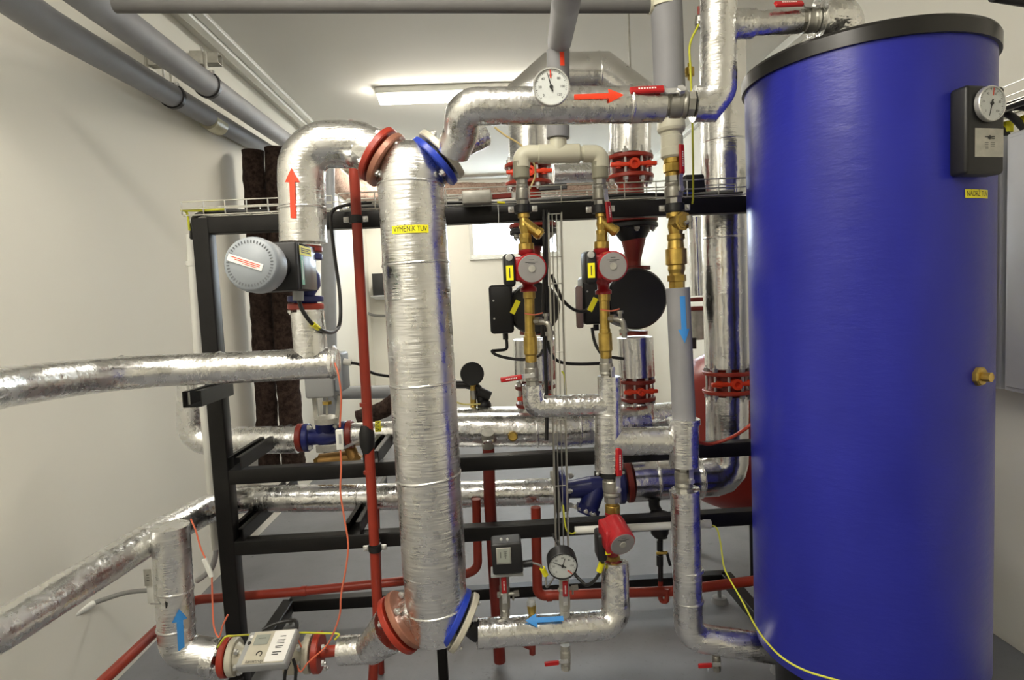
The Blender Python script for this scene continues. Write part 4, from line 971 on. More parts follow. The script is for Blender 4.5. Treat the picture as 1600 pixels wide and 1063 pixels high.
for xx, sg in ((374, 1), (476, -1)):
    for dy, dz in ((-.03, .033), (-.042, -.01), (-.02, -.040)): hexbolt(mp(xx)+V((0, dy, dz)), mx*sg, .0095, .009, t)
o = pipe([mp(502), P(532, 1016, YM)], px(9, YM), 'red_paint', '', parent=t, name='pipe_stub')
# display unit (tilted, faces the viewer and slightly up)
C0, C1, C2, C3 = P(373, 1041, 1.68), P(449, 1036, 1.66), P(460, 982, 1.76), P(385, 989, 1.78)
X_ = ((C1-C0)+(C2-C3)).normalized(); Z_ = (C3-C0)+(C2-C1); Z_ = (Z_-X_*Z_.dot(X_)).normalized(); N_ = X_.cross(Z_)
w_ = ((C1-C0).length+(C2-C3).length)/2; h_ = ((C3-C0).length+(C2-C1).length)/2; cc_ = (C0+C1+C2+C3)/4
mb = MB(); mb.box(cc_-N_*.016, (w_, h_, .032), (X_, Z_, N_), bev=.004); dsp = mb.build('display_unit', 'grey_box', t)
f = flat(cc_+N_*.001, X_, Z_)
g = lambda x, y: (lambda s_, t_, h=0: f(s_+x*w_, t_+y*h_, h))
sticker(dsp, g(.04, 0), w_*.84, h_*.93, 'cream_fl', swap=False, name='front_plate')
fb = g(0, 0); f2 = lambda x, y: (lambda s_, t_, h=0: f(s_+x*w_, t_+y*h_, h+.0012))
sticker(dsp, f2(.27, .0), w_*.42, h_*.88, 'paper', swap=False, name='data_label', rows=[(-.008, .010, .030, .0022), (-.012, .012, .018, .0018), (-.012, .010, .013, .0018), (-.012, .012, .008, .0018), (-.012, .012, -.002, .0022), (-.010, .010, -.007, .0018), (-.014, .014, -.020, .003), (-.014, .006, -.027, .003)])
sticker(dsp, f2(-.16, .22), w_*.30, h_*.30, 'lcd', swap=False, name='screen', rows=[(-.012, .012, .004, .0015)])
for y_ in (.32, .14):
    mb = MB(); q = f(-.40*w_, y_*h_, .001); mb.lathe(q, N_, [(0, .0055), (.002, .005)], 16); mb.build('button', 'paper' if y_ > .2 else 'ink', dsp)
sticker(dsp, f2(-.13, -.40), w_*.40, h_*.10, 'cream_fl', 'kamstrup', h_*.13, swap=False, name='brand_strip')
mb = MB(); mb.tube([f(-.09*w_+.008*math.cos(a), -.2*h_+.008*math.sin(a), .002) for a in [PI*(-.3+1.4*k/10) for k in range(11)]], .0012, 6); mb.build('dial_mark', 'ink', dsp)
cable([P(448, 1000, 1.80), P(462, 985, 1.82), P(463, 972, 1.85), P(455, 970, 1.87), P(430, 975, 1.86), P(410, 985, 1.84)], .006, 'cable', 'black cable looped behind the display unit of the heat meter')
cable([P(452, 1035, 1.74), P(446, 1050, 1.74), P(444, 1070, 1.74)], .005, 'cable', 'coiled black cable hanging under the display unit', name='cable')
cable([P(458, 1030, 1.75), P(462, 1045, 1.75), P(461, 1070, 1.75)], .005, 'cable', 'straight black cable hanging under the display unit', name='cable')
cable([P(340, 1012, 1.78), P(352, 996, 1.77), P(365, 994, 1.78), P(395, 992, 1.86), P(450, 990, 1.87), P(470, 989, 1.84), P(505, 990, 1.80), P(529, 991, 1.79), P(523, 1000, 1.79)], .003, 'wire_yg', 'yellow-green earth wire bridging the heat meter flanges', name='earth_wire', cat='wire')
# foil piece to the lower left flange
o = foil_pipe([P(531, 1017, YM-.02), P(580, 1014, YM-.03)], px(22, YM), 'short foil-wrapped pipe between the heat meter and the lower red flange', mt='foil_h', wob=.02)
foil_pipe([P(578, 1014, YM-.04), c_ll+n_ll*.026], px(25, YM), '', mt='foil_c', wob=.04, parent=o, name='elbow_jacket', r2=px(36, YM), hollow=.3)
mb = MB(); 
# orange sensor wires
cable([P(523, 567, 1.70), P(529, 588, 1.69), P(533, 620, 1.70), P(531, 668, 1.72)], .0026, 'wire_or', 'orange sensor wire hanging from the end of the long level foil pipe', name='sensor_wire', cat='wire')
t = thing('wire_connector', P(530, 706, 1.72), 'small white inline connector on the orange sensor wire, in front of the blue control valve', 'connector')
MB().box(P(531, 687, 1.72), (px(11, 1.72), .012, px(32, 1.72)), bev=.002).build('body', 'white_p', t)
MB().box(P(531.5, 686, 1.713), (px(4, 1.72), .002, px(15, 1.72))).build('window', 'grey_box', t)
cable([P(532, 702, 1.72), P(533, 730, 1.72), P(532, 770, 1.72), P(538, 810, 1.72), P(544, 850, 1.72), P(541, 885, 1.72), P(533, 930, 1.72), P(531, 960, 1.73), P(520, 992, 1.74), P(508, 1012, 1.75), P(482, 1035, 1.75), P(470, 1050, 1.75), P(464, 1040, 1.76)], .0026, 'wire_or', 'long orange sensor wire falling from the white connector to the heat meter', name='sensor_wire', cat='wire')
cable([P(298, 811, 1.80), P(306, 830, 1.80), P(313, 855, 1.80), P(321, 873, 1.80)], .0026, 'wire_or', 'orange sensor wire at the top of the blue-arrow riser', name='sensor_wire', cat='wire')
t = thing('wire_connector', P(326, 902, 1.80), 'slanted white inline connector beside the blue-arrow riser', 'connector')
A, B = P(319, 873, 1.8), P(331, 902, 1.8); MB().bar(A, B, .014, .010, up=(0, -1, 0), bev=.002).build('body', 'white_p', t)
cable([P(331, 902, 1.8), P(332, 940, 1.8), P(334, 978, 1.79), P(342, 996, 1.78), P(348, 978, 1.78), P(356, 961, 1.78)], .0026, 'wire_or', 'orange sensor wire looping down to the left heat meter flange', name='sensor_wire', cat='wire')
cable([P(440, 1002, 1.80), P(446, 988, 1.80), P(455, 989, 1.79), P(466, 1001, 1.78), P(471, 1012, 1.78)], .0026, 'wire_or', 'short orange wire behind the display unit', name='sensor_wire', cat='wire')

# ------------------------------------------------------------------ red pipes
o = pipe([P(548, 190, 1.97), P(553, 262, 1.97), P(585, 850, 1.97), P(590, 960, 1.97), P(580, 1100, 1.97)], px(8, 1.97), 'red_paint', 'slim upright oxide-red pipe left of the heat exchanger', rings=[(P(571, 632, 1.97), (0, 0, 1), px(9, 1.97), .012), (P(577, 738, 1.97), (0, 0, 1), px(9, 1.97), .01)], name='red_pipe', fil=.0)
mb = MB(); A, B = P(572, 664, 1.97), P(575, 708, 1.97); mb.lathe(A, B-A, [(0, px(8.3, 1.97)), ((B-A).length*.3, px(12, 1.97)), ((B-A).length*.7, px(12, 1.97)), ((B-A).length, px(8.3, 1.97))], 16, smooth=True); mb.build('black_wrap', 'blackp', o)
clamp(P(556, 343, 1.97), (0, 0, 1), px(8.3, 1.97), 'pipe clamp holding the slim red pipe to the top rail', back=.06)
clamp(P(586, 856, 1.97), (0, 0, 1), px(8.3, 1.97), 'pipe clamp holding the slim red pipe to the lower rail', back=.06)
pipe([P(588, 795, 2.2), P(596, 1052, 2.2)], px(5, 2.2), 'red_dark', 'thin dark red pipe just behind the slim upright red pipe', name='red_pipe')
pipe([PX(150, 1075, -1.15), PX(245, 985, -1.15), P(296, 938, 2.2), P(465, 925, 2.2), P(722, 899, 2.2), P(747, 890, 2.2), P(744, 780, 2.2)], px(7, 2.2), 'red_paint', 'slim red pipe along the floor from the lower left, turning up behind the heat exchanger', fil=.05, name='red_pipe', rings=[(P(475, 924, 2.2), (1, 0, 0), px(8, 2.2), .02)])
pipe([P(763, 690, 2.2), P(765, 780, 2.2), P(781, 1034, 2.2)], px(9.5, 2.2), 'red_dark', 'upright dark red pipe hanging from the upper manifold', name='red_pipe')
o = MB().cyl(P(762, 676, 2.17), P(763, 698, 2.2), px(10, 2.2), 16).build('grey_joint', 'zinc_d', bpy.data.objects['red_pipe.003'])
pipe([P(837, 793, 2.18), P(840, 931, 2.18), P(1050, 924, 2.18), P(1200, 905, 2.18)], px(8, 2.18), 'red_paint', 'red pipe dropping behind the pressure gauge and running right to the tank', fil=.03, name='red_pipe', rings=[(P(858, 931, 2.18), (1, 0, 0), px(9, 2.18), .02)])
pipe([P(801, 1000, 2.0), P(832, 1012, 1.95), P(832, 1022, 1.95)], px(5, 2), 'red_dark', 'short red pipe end under the lower foil pipe', name='red_pipe')
# funnel / trap hanging on the right
t = thing('drain_funnel', P(1035, 945, 2.2), 'black drain funnel with brass valve hanging above the right red pipe', 'drain valve')
mb = MB(); mb.lathe(P(1031, 842, 2.2), (0, 0, 1), [(0, .006), (.005, .02), (.02, px(14, 2.2)), (.04, px(15, 2.2)), (.1, px(15, 2.2))], 24, smooth=True); mb.build('funnel', 'blackp', t)
mb = MB(); mb.cyl(P(1032, 842, 2.2), P(1032, 912, 2.2), px(4, 2.2), 14); mb.cyl(P(1031, 846, 2.2), P(1031, 860, 2.2), px(5, 2.2), 14); mb.cyl(P(1031, 868, 2.2), P(1031, 884, 2.2), px(5.5, 2.2), 14); mb.build('tube', 'blackp', t)
MB().cyl(P(1026, 865, 2.19), P(1043, 864, 2.17), .006, 10).build('valve', 'brass', t); MB().bar(P(1042, 864, 2.17), P(1047, 884, 2.17), .010, .006, up=(0, -1, 0)).build('lever', 'blackp', t)
mb = MB(); mb.tube(fillet([P(1022, 760, 2.28), P(1022, 790, 2.28), P(1034, 815, 2.26), P(1034, 840, 2.22)], .02), px(9, 2.24), 16); mb.build('inlet_bend', 'blackp', t)
mb = MB(); mb.tube(fillet([P(1032, 908, 2.2), P(1032, 940, 2.19), P(1042, 940, 2.17), P(1042, 920, 2.17)], .012), px(4, 2.2), 12); mb.build('loop', 'red_paint', t)
# white conduit
o = pipe([P(898, 829, 2.0), P(1103, 819, 2.0)], px(6, 2.0), 'white_p', 'white plastic conduit lying along the lower rail', name='conduit')
MB().cyl(P(1099, 819, 2.0), P(1110, 819, 2.0), px(7, 2.0), 16).build('socket', 'white_p', o)
cable([P(1108, 820, 2.0), P(1120, 826, 1.98), P(1126, 850, 1.95), P(1131, 885, 1.90), P(1140, 905, 1.85), P(1160, 940, 1.75), P(1180, 978, 1.62), P(1200, 1006, 1.52), P(1225, 1030, 1.46), P(1260, 1049, 1.42), P(1310, 1064, 1.38), P(1370, 1080, 1.35)], .0027, 'wire_yg', 'yellow-green earth wire drooping from the white conduit round the foot of the tank', name='earth_wire', cat='wire')
cable([P(878, 580, 1.97), P(882, 588, 1.97), P(884, 612, 1.97), P(884, 650, 2.0)], .0028, 'wire_yg', 'yellow-green earth wire beside the upright cable tray above the U-bend', name='earth_wire', cat='wire')
cable([P(880, 790, 1.98), P(884, 825, 1.98), P(892, 834, 1.98), P(900, 832, 1.99)], .0028, 'wire_yg', 'yellow-green earth wire entering the left end of the white conduit', name='earth_wire', cat='wire')
cable([P(1090, 691, 1.95), P(1110, 694, 1.96), P(1140, 685, 1.95), P(1168, 668, 1.9), P(1200, 640, 1.9)], .006, 'red_paint', 'red hose curving behind the foil tee to the tank', name='red_hose', cat='hose')

# ------------------------------------------------------------------ manifold pipes behind the frame
o = foil_pipe([P(300, 560, 2.4), P(300, 690, 2.4), P(466, 687, 2.4)], px(21.5, 2.4), 'foil-wrapped elbow and pipe left of the blue control valve', fil=[0, .07, 0], mt='foil_h', wob=.03)
# control valve with grey actuator
t = thing('control_valve', P(508, 712, 2.38), 'blue two-way control valve with grey box actuator above', 'control valve')
xa = V((1, 0, 0))
for x_, y_, mt_, R in ((470, 684, 'red_dark', 22), (480, 684, 'blue_v', 22), (537, 680, 'blue_v', 22), (547, 679, 'red_dark', 22)):
    f_ = MB(); disc(f_, P(x_, y_, 2.36), xa, px(R, 2.36), px(9, 2.36)); f_.build('flange', mt_, t)
mb = MB(); A, B = P(482, 684, 2.36), P(536, 680, 2.36); L = (B-A).length; mb.lathe(A, B-A, [(0, px(13, 2.36)), (L*.25, px(12, 2.36)), (L*.5, px(18, 2.36)), (L*.75, px(12, 2.36)), (L, px(13, 2.36))], 24, smooth=True)
mb.cyl(P(509, 680, 2.36), P(508, 660, 2.36), px(15, 2.36), 20); mb.build('valve_body', 'blue_v', t)
for dx, dz in ((-1, .045), (-1, -.035), (1, .045), (1, -.03)): hexbolt(P(509, 682, 2.36)+V((dx*px(23, 2.36), -.035, dz)), (dx*-1, 0, 0), .010, .012, t)
YA = 2.30
mb = MB(); mb.lathe(P(511, 661, YA), (0, 0, 1), [(0, px(19, YA)), (.02, px(19, YA)), (.024, px(15, YA)), (.03, px(10, YA))], 24)
for s_ in (-1, 1): mb.bar(P(511+s_*16, 655, YA), P(511+s_*20, 618, YA), .014, .02, up=(0, -1, 0))
mb.cyl(P(511, 655, YA), P(511, 620, YA), .005, 10); mb.build('yoke', 'zinc_d', t)
MB().lathe(P(511, 632, YA), (0, 0, 1), [(0, .018), (.012, .018)], 6).build('stem_nut', 'brass', t)
mb = MB(); A = P(504, 588, YA); mb.box(A, (px(44, YA), .11, px(62, YA)), bev=.008); ab = mb.build('actuator', 'grey_box', t)
mb = MB(); mb.box(P(532, 580, YA+.02), (px(18, YA), .11, px(60, YA)), bev=.01); mb.build('side_cover', 'grey_lid', t)
MB().cyl(P(537, 565, YA-.02), P(549, 567, YA-.02), px(5, YA), 12).build('cable_gland', 'white_p', t)
cable([P(548, 567, YA-.02), P(562, 570, YA), P(580, 582, YA+.05), P(600, 587, YA+.1), P(630, 590, YA+.15)], .006, 'cable', 'black cable from the grey actuator to behind the heat exchanger')
foil_pipe([P(550, 679, 2.36), P(625, 676, 2.34)], px(18, 2.36), 'short foil-wrapped pipe with yellow label, right of the blue control valve', mt='foil_h', wob=.01)
f = wrapper(P(594, 667, 2.35), (1, 0, 0), px(18, 2.36), out=(0, -1, .25))
oo = [o_ for o_ in bpy.data.objects if o_.get('label', '').startswith('short foil-wrapped pipe with yellow')][0]
fx = lambda s_, t_, h=0: f(t_, s_*1.0, h)
sticker(oo, lambda s_, t_, h=0: f(s_, -t_, h), px(9, 2.3), px(17, 2.3), 'yellow', swap=False, label='yellow label with three letters')
vs, fs = text_mesh('VIN', px(9, 2.3)); mb = MB(); mb.add([f(-v.y, -v.x, .001) for v in vs], fs); mb.build('lettering', 'ink', oo)
o = foil_pipe([P(700, 672, 2.30), P(880, 672, 2.30), P(1010, 660, 2.34)], px(27, 2.3), 'thick foil-wrapped level manifold right of the heat exchanger', mt='foil_h', wob=.03, seams=[(P(838, 673, 2.3), (1, 0, 0)), (P(905, 671, 2.3), (1, 0, 0))])
foil_pipe([P(763, 676, 2.2), P(763, 694, 2.17)], px(9, 2.2), '', mt='foil_c', parent=o, name='branch_cap')
t = thing('brass_valve_cap', P(801, 690, 2.18), 'small brass capped tap on the thick manifold', 'tap')
mb = MB(); mb.lathe(P(801, 681, 2.22), (0, -1, .1), [(0, px(8, 2.2)), (.03, px(8, 2.2)), (.034, px(6, 2.2))], 10); mb.build('cap', 'brass', t)
foil_pipe([P(630, 658, 2.72), P(1000, 652, 2.68), P(1060, 648, 2.66)], px(20, 2.7), 'foil-wrapped level pipe just behind the thick manifold', mt='foil_h', wob=.03)
o = foil_pipe([P(985, 752, 2.30), P(1090, 745, 2.32), P(1136, 742, 2.33), P(1136, 617, 2.33)], px(33, 2.32), 'large foil-wrapped bend from the strainer up beside the tank', fil=[0, 0, .06, 0], mt='foil_s', wob=.012, seams=[(P(1025, 750, 2.3), (1, 0, 0)), (P(1092, 746, 2.3), (1, 0, 0))], fn=3)
t = y_strainer(P(868, 768, 2.28), P(978, 754, 2.28), (-.42, -.25, -.85), px(17, 2.28), px(46, 2.28), 'large blue cast iron strainer with slanting basket behind the lower red pump', mt='blue_v', u=.58)
for x_, y_, mt_ in ((880, 767, 'blue_v'), (868, 768, 'zinc_d'), (968, 755, 'blue_v'), (981, 753, 'red_dark')):
    f_ = MB(); disc(f_, P(x_, y_, 2.28), (1, 0, .06), px(33, 2.28), px(9, 2.28)); f_.build('flange', mt_, t)
b_ = V((-.42, -.25, -.85)).normalized(); q = P(910, 800, 2.19)
for k in range(6):
    a0, a1, a2 = basis(b_); th_ = 2*PI*k/6; hexbolt(q+(a1*math.cos(th_)+a2*math.sin(th_))*.045-b_*.0, -b_, .009, .01, t)
for k, (dx, dy) in enumerate(((-22, -24), (-22, 22), (-30, 0))): hexbolt(P(893+dx*.2, 768+dy, 2.22), (1, 0, 0), .010, .014, t)

# ------------------------------------------------------------------ large upright circuits
# first
YB = 2.42
foil_pipe([P(828, 262, YB), P(826, 188, YB), P(826, 150, YB), P(862, 118, YB), P(940, 116, YB), P(985, 150, YB), P(984, 243, YB)], px(32, YB), 'large foil-wrapped arch with mitred corners under the ceiling', fil=0, mt='foil_s', wob=.012, seams=[(P(935, 116, YB), (1, 0, 0))])
foil_pipe([P(800, 120, 3.0), P(835, 108, 3.0), P(950, 104, 3.0), P(990, 124, 3.0)], px(30, 3.0), 'second foil-wrapped arch further back under the ceiling', fil=0, mt='foil_s', wob=.01) if 0 else None
o = foil_pipe([P(865, 272, 3.2), P(1015, 266, 3.2)], px(15, 3.2), 'foil-wrapped level pipe seen below the cream tee, far back', mt='foil_h', wob=.02)
for x_ in (885, 990): q = P(x_, 269, 3.2); MB().cyl(q, V((q.x, 3.2, CH)), .005, 8).build('hanger_rod', 'zinc_d', o)
butterfly(P(825, 274, YB), (0, 0, 1), px(36, YB), px(27, YB), 'red butterfly valve half hidden behind the cream tee', nb=8)
MB().bar(P(842, 294, YB-.1), P(886, 291, YB-.12), .022, .014, up=(0, -1, 0), bev=.003).build('lever', 'blackp', bpy.data.objects['butterfly_valve'])
o = pipe([P(829, 300, YB), P(833, 350, YB)], px(16, YB), 'red_dark', 'dark red spool above the left black pump', name='red_spool', seg=24)
t = butterfly(P(983, 263, YB), (0, 0, 1), px(37, YB), px(29, YB), 'red butterfly valve below the foil arch, left of the thick grey riser', nb=8)
o = pipe([P(985, 284, YB), P(987, 330, YB)], px(20, YB), 'red_dark', 'dark red spool above the right black pump', name='red_spool', seg=24)
def flange_joint(c, R, label, Y, mt='blackp'):
    t = thing('flanged_joint', c-V((0, 0, .03)), label, 'flange', 'dark flanged joints above the black pumps')
    for s_, m_ in ((-1, mt), (1, 'red_dark')):
        f_ = MB(); disc(f_, c+V((0, 0, s_*.012)), (0, 0, 1), R, .018, seg=30); f_.build('flange', m_, t)
    f_ = MB(); f_.lathe(c-V((0, 0, .02)), (0, 0, -1), [(0, R*.7), (.03, R*.6), (.05, R*.45)], 24, smooth=True); f_.build('neck', mt, t)
    for k in range(6):
        th_ = 2*PI*(k+.5)/6; o_ = V((math.cos(th_), math.sin(th_), 0))
        if o_.y < .6: hexbolt(c+o_*R*.82+V((0, 0, -.022)), (0, 0, -1), .011, .012, t, mt='zinc_d')
    return t
flange_joint(P(833, 358, YB), px(37, YB), 'dark flanged joint above the left black pump', YB)
flange_joint(P(987, 349, YB), px(40, YB), 'dark flanged joint above the right black pump', YB)
def big_pump(xt, yt, yb, cx, cy, r, Y, boxx, label, facing=(0, -1, 0)):
    t = thing('large_pump', P(xt, yb, Y), label, 'pump', 'large black-cased circulation pumps')
    mb = MB(); A, B = P(xt-1, yt-52, Y), P(xt, yt+14, Y); L = (B-A).length
    mb.lathe(A, B-A, [(0, px(21, Y)), (L*.3, px(19, Y)), (L*.8, px(11, Y)), (L*.9, px(11, Y)), (L*.92, px(26, Y)), (L, px(26, Y))], 24); mb.build('inlet_taper', 'red_dark', t)
    MB().cyl(P(xt, yb-4, Y), P(xt, yb+2, Y), px(22, Y), 24).build('outlet_flange', 'red_flange', t)
    c = P(cx, cy, Y); n_ = V(facing).normalized(); R = px(r, Y-.1)
    mb = MB(); mb.lathe(c-n_*-.0-n_*.1, n_, [(0, R*.8), (.02, R), (.17, R*1.0), (.20, R*.97), (.215, R*.90)], 44, smooth=False); mb.build('insulation_shell', 'blackp', t)
    for s_ in (1, -1): pass
    bc = P(boxx, cy+2, Y-.1); bx = MB(); bx.box(bc, (px(36, Y-.1), .14, px(74, Y-.1)), bev=.012); bx = bx.build('terminal_box', 'blackp', t)
    for s_ in (1, -1): hexbolt(bc+V((-px(11, Y), -.07, s_*px(13, Y))), (0, -1, 0), .004, .002, bx, name='screw')
    MB().cyl(bc+V((.012, 0, -px(37, Y))), bc+V((.012, 0, -px(46, Y))), .011, 12).build('cable_gland', 'blackp', bx)
    return t
big_pump(834, 394, 521, 832, 481, 42, YB, 783, 'large black pump behind the left small red pump')
tp_ = big_pump(990, 408, 521, 986, 467, 49, YB, 925, 'large black pump behind the right small red pump')
MB().box(P(905, 480, YB-.19), (px(10, YB-.2), .04, px(66, YB-.2)), bev=.006).build('cover', mat('pinkish_grey', (.25, .17, .16), .4), tp_)
t = tp_
foil_pipe([P(835, 530, YB), P(837, 592, YB)], px(33, YB), 'foil-wrapped spool below the left black pump', mt='foil_s', wob=.006, hollow=.6)
foil_pipe([P(992, 527, YB), P(995, 588, YB)], px(28, YB), 'foil-wrapped spool below the right black pump', mt='foil_s', wob=.006, hollow=.6)
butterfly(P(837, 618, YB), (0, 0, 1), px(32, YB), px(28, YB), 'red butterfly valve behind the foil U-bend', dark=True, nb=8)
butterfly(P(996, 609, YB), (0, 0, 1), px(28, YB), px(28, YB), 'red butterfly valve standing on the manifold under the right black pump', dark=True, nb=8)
o = foil_pipe([P(837, 634, YB), P(838, 660, YB)], px(26, YB), 'foil collar where the left circuit meets the manifold', mt='foil_c', wob=.03)
foil_pipe([P(997, 628, YB), P(998, 655, YB)], px(24, YB), 'foil collar where the right circuit meets the manifold', mt='foil_c', wob=.03)
# third, tall one beside the tank
YC = 2.33
foil_pipe([P(1129, 60, YC), P(1131, 330, YC), P(1136, 574, YC)], px(34, YC), 'tall large foil-wrapped upright beside the tank', mt='foil_s', wob=.008, seams=[(P(1131, 222, YC), (0, 0, 1)), (P(1132, 372, YC), (0, 0, 1))])
butterfly(P(1137, 596, YC), (0, 0, 1), px(39, YC), px(30, YC), 'red butterfly valve on the tall upright beside the tank', nb=10)
# expansion vessel
VX = P(1152, 700, 2.95); t = thing('expansion_vessel', V((VX.x, 2.95, 0)), 'large red expansion vessel behind the tank', 'expansion vessel')
mb = MB(); mb.lathe(V((VX.x, 2.95, .28)), (0, 0, 1), [(0, .02), (.02, .12), (.06, .20), (.12, .26), (.20, .285), (.62, .285), (.70, .26), (.76, .20), (.80, .12), (.82, .02)], 48, smooth=True); mb.build('shell', 'vessel', t)
for k in range(3):
    th_ = 2*PI*k/3+.5; MB().bar(V((VX.x+.2*math.cos(th_), 2.95+.2*math.sin(th_), 0)), V((VX.x+.2*math.cos(th_), 2.95+.2*math.sin(th_), .4)), .05, .01, up=(math.cos(th_), math.sin(th_), 0)).build('leg', 'blackp', t)
mb = MB(); mb.lathe(V((VX.x, 2.95, .9)), (0, 0, 1), [(0, .287), (.03, .287)], 48); mb.build('strap', 'blackp', t) if 0 else None
# another circuit half seen behind
YD = 3.1
foil_pipe([P(1086, 340, YD), P(1090, 462, YD)], px(11, YD), 'slim foil-wrapped upright behind the grey lagged pipe', mt='foil_s', wob=.01)
t = thing('flanged_valve', P(1092, 535, YD), 'small red flanged valve half hidden behind the tall upright', 'valve')
for y_ in (468, 482): f_ = MB(); disc(f_, P(1090, y_, YD), (0, 0, 1), px(16, YD), .02); f_.build('flange', 'red_dark', t)
mb = MB(); mb.tube([P(1091, 484, YD), P(1092, 505, YD), P(1094, 530, YD)], px(13, YD), 18); mb.build('body', 'zinc_d', t)
MB().cyl(P(1083, 528, YD-.05), P(1083, 545, YD-.05), px(5, YD), 10).build('actuating_knob', 'blackp', t)
# ------------------------------------------------------------------ wire basket trays
def basket(p0, p1, updir, side, w_, h_, step, label, group=None, r=.0022, name='cable_tray'):
    p0 = V(p0); p1 = V(p1); X = (p1-p0); L = X.length; X.normalize(); U = V(updir).normalized(); S = V(side).normalized()
    t = thing(name, p0, label, 'cable tray', group); m_ = MB()
    for u, s_ in ((h_, 0), (h_*.45, 0), (0, 0), (0, w_/3), (0, 2*w_/3), (0, w_), (h_*.45, w_), (h_, w_)):
        m_.cyl(p0+U*u+S*s_, p1+U*u+S*s_, r, 6)
    m_.build('long_wires', 'wire', t)
    m_ = MB(); n = int(L/step)
    for i in range(n+1):
        q = p0+X*(i*L/n)
        m_.tube(fillet([q+U*h_, q, q+S*w_, q+S*w_+U*h_], .008, 3), r, 6)
    m_.build('cross_wires', 'wire', t); return t
za = P(740, 336, F0).z+.035
basket((P(284, 330, 2.04).x, 2.04, za), (P(520, 330, 2.04).x, 2.04, za), (0, 0, 1), (0, 1, 0), .12, .045, .07, 'wire cable tray on the top rail, left end')
basket((P(530, 320, 2.06).x, 2.06, za), (P(808, 320, 2.06).x, 2.06, za), (0, 0, 1), (0, 1, 0), .12, .055, .1, 'wire cable tray on the top rail behind the heat exchanger')
basket((P(828, 320, 2.05).x, 2.05, za-.005), (P(1172, 320, 2.05).x, 2.05, za-.005), (0, 0, 1), (0, 1, 0), .12, .055, .1, 'wire cable tray on the top rail, right part up to the tank')
basket(P(856, 335, 1.985), P(868, 862, 1.985), (0, -1, 0), (1, 0, 0), .042, .03, .2, 'narrow upright wire cable tray in front of the black pumps', r=.0019)
for i, (y0, z) in enumerate(((.02, 0), (.045, .004), (.07, 0), (.09, .004))):
    pts = [V((P(xx, 320, 2.06+y0).x, 2.06+y0+.006*math.sin(xx*.03+i), za+.008+z+.006*math.sin(xx*.021+i*2))) for xx in range(560-i*14, 1165, 40)]
    cable(pts, .0055, 'cable_g' if i % 2 else 'cable', ('dark', 'pale', 'second dark', 'second pale')[i]+' cable lying in the tray on the top rail', group='cables lying in the top tray', n=3)
for i in range(3):
    pts = [P(849+i*3.5+2*math.sin(y_*.02+i), y_, 2.0+.008*i) for y_ in range(328, 700 if i == 1 else 530, 40)]
    cable(pts, .0062 if i < 2 else .005, 'cable', ('left', 'middle', 'right')[i]+' black cable running down the upright tray', group='cables in the upright tray', n=3)
cable([P(868, 705, 1.99), P(870, 760, 1.99), P(873, 835, 1.99), P(868, 842, 2.0)], .005, 'cable', 'black cable at the foot of the upright tray', n=3)
cable([P(300, 372, 2.12), P(301, 352, 2.08), P(306, 338, 2.05), P(330, 332, 2.07), P(380, 331, 2.12), P(420, 330, 2.12)], .008, 'cable', 'black cable curling over the left end of the top rail')
cable([P(296, 360, 2.08), P(293, 335, 2.06), P(288, 329, 2.05), P(283, 329, 2.05)], .004, 'wire_yg', 'yellow earth wire dropping at the left end of the tray', name='earth_wire', cat='wire')
cable([P(288, 329, 2.045), P(320, 329, 2.05), P(352, 327, 2.06)], .004, 'wire_yg', 'yellow earth wire lying on the left end of the tray', name='earth_wire', cat='wire')
# junction box
t = thing('junction_box', P(745, 320, 2.02), 'grey junction box on the cable tray right of the heat exchanger', 'junction box')
c = P(745, 309, 2.02); mb = MB(); mb.box(c, (px(45, 2.0), .05, px(20, 2.0)), bev=.004); mb.build('housing', 'zinc_d', t)
for s_ in (-1, 1): MB().cyl(c+V((s_*px(21, 2), 0, 0)), c+V((s_*px(28, 2), 0, 0)), .008, 10).build('cable_gland', 'zinc_d', t)
t = thing('cable_tag', P(783, 318, 2.0), 'yellow cable tag beside the grey junction box', 'tag'); MB().bar(P(777, 316, 2.0), P(789, 317, 2.0), .012, .006).build('tag', 'yellow', t)
cable([P(778, 320, 2.0), P(779, 335, 1.99), P(779, 350, 1.99)], .0012, 'paper', 'thin white thread hanging below the junction box', name='thread', cat='thread')
# cables of the large pumps
cable([P(790, 522, 2.30), P(792, 538, 2.30), P(790, 546, 2.29), P(775, 548, 2.28), P(769, 549, 2.27), P(776, 555, 2.26), P(795, 560, 2.25), P(820, 562, 2.24), P(842, 556, 2.2), P(848, 548, 2.1)], .006, 'cable', 'black cable looping from the left black pump behind the brass barrel')
cable([P(862, 430, 2.02), P(872, 455, 2.05), P(880, 470, 2.1), P(895, 483, 2.15), P(910, 487, 2.18), P(925, 480, 2.18)], .006, 'cable', 'black cable from the upright tray to the right black pump')
cable([P(925, 512, 2.28), P(928, 530, 2.28), P(934, 545, 2.27), P(945, 556, 2.26), P(975, 561, 2.26)], .006, 'cable', 'black cable hanging from the right black pump behind the brass barrel')
cable([P(853, 525, 2.02), P(858, 545, 2.03), P(866, 560, 2.05), P(880, 567, 2.08), P(905, 569, 2.1), P(940, 568, 2.12)], .006, 'cable', 'black cable swinging right from the upright tray above the U-bend')
for q, g in ((P(805, 480, 2.1), 'left'), (P(926, 476, 2.1), 'right')):
    MB().bar(q+V((-.012, 0, -.022)), q+V((.012, 0, .022)), .018, .006, up=(0, -1, 0)).build('cable_tag', 'yellow', bpy.data.objects['large_pump' if g == 'left' else 'large_pump.001'])
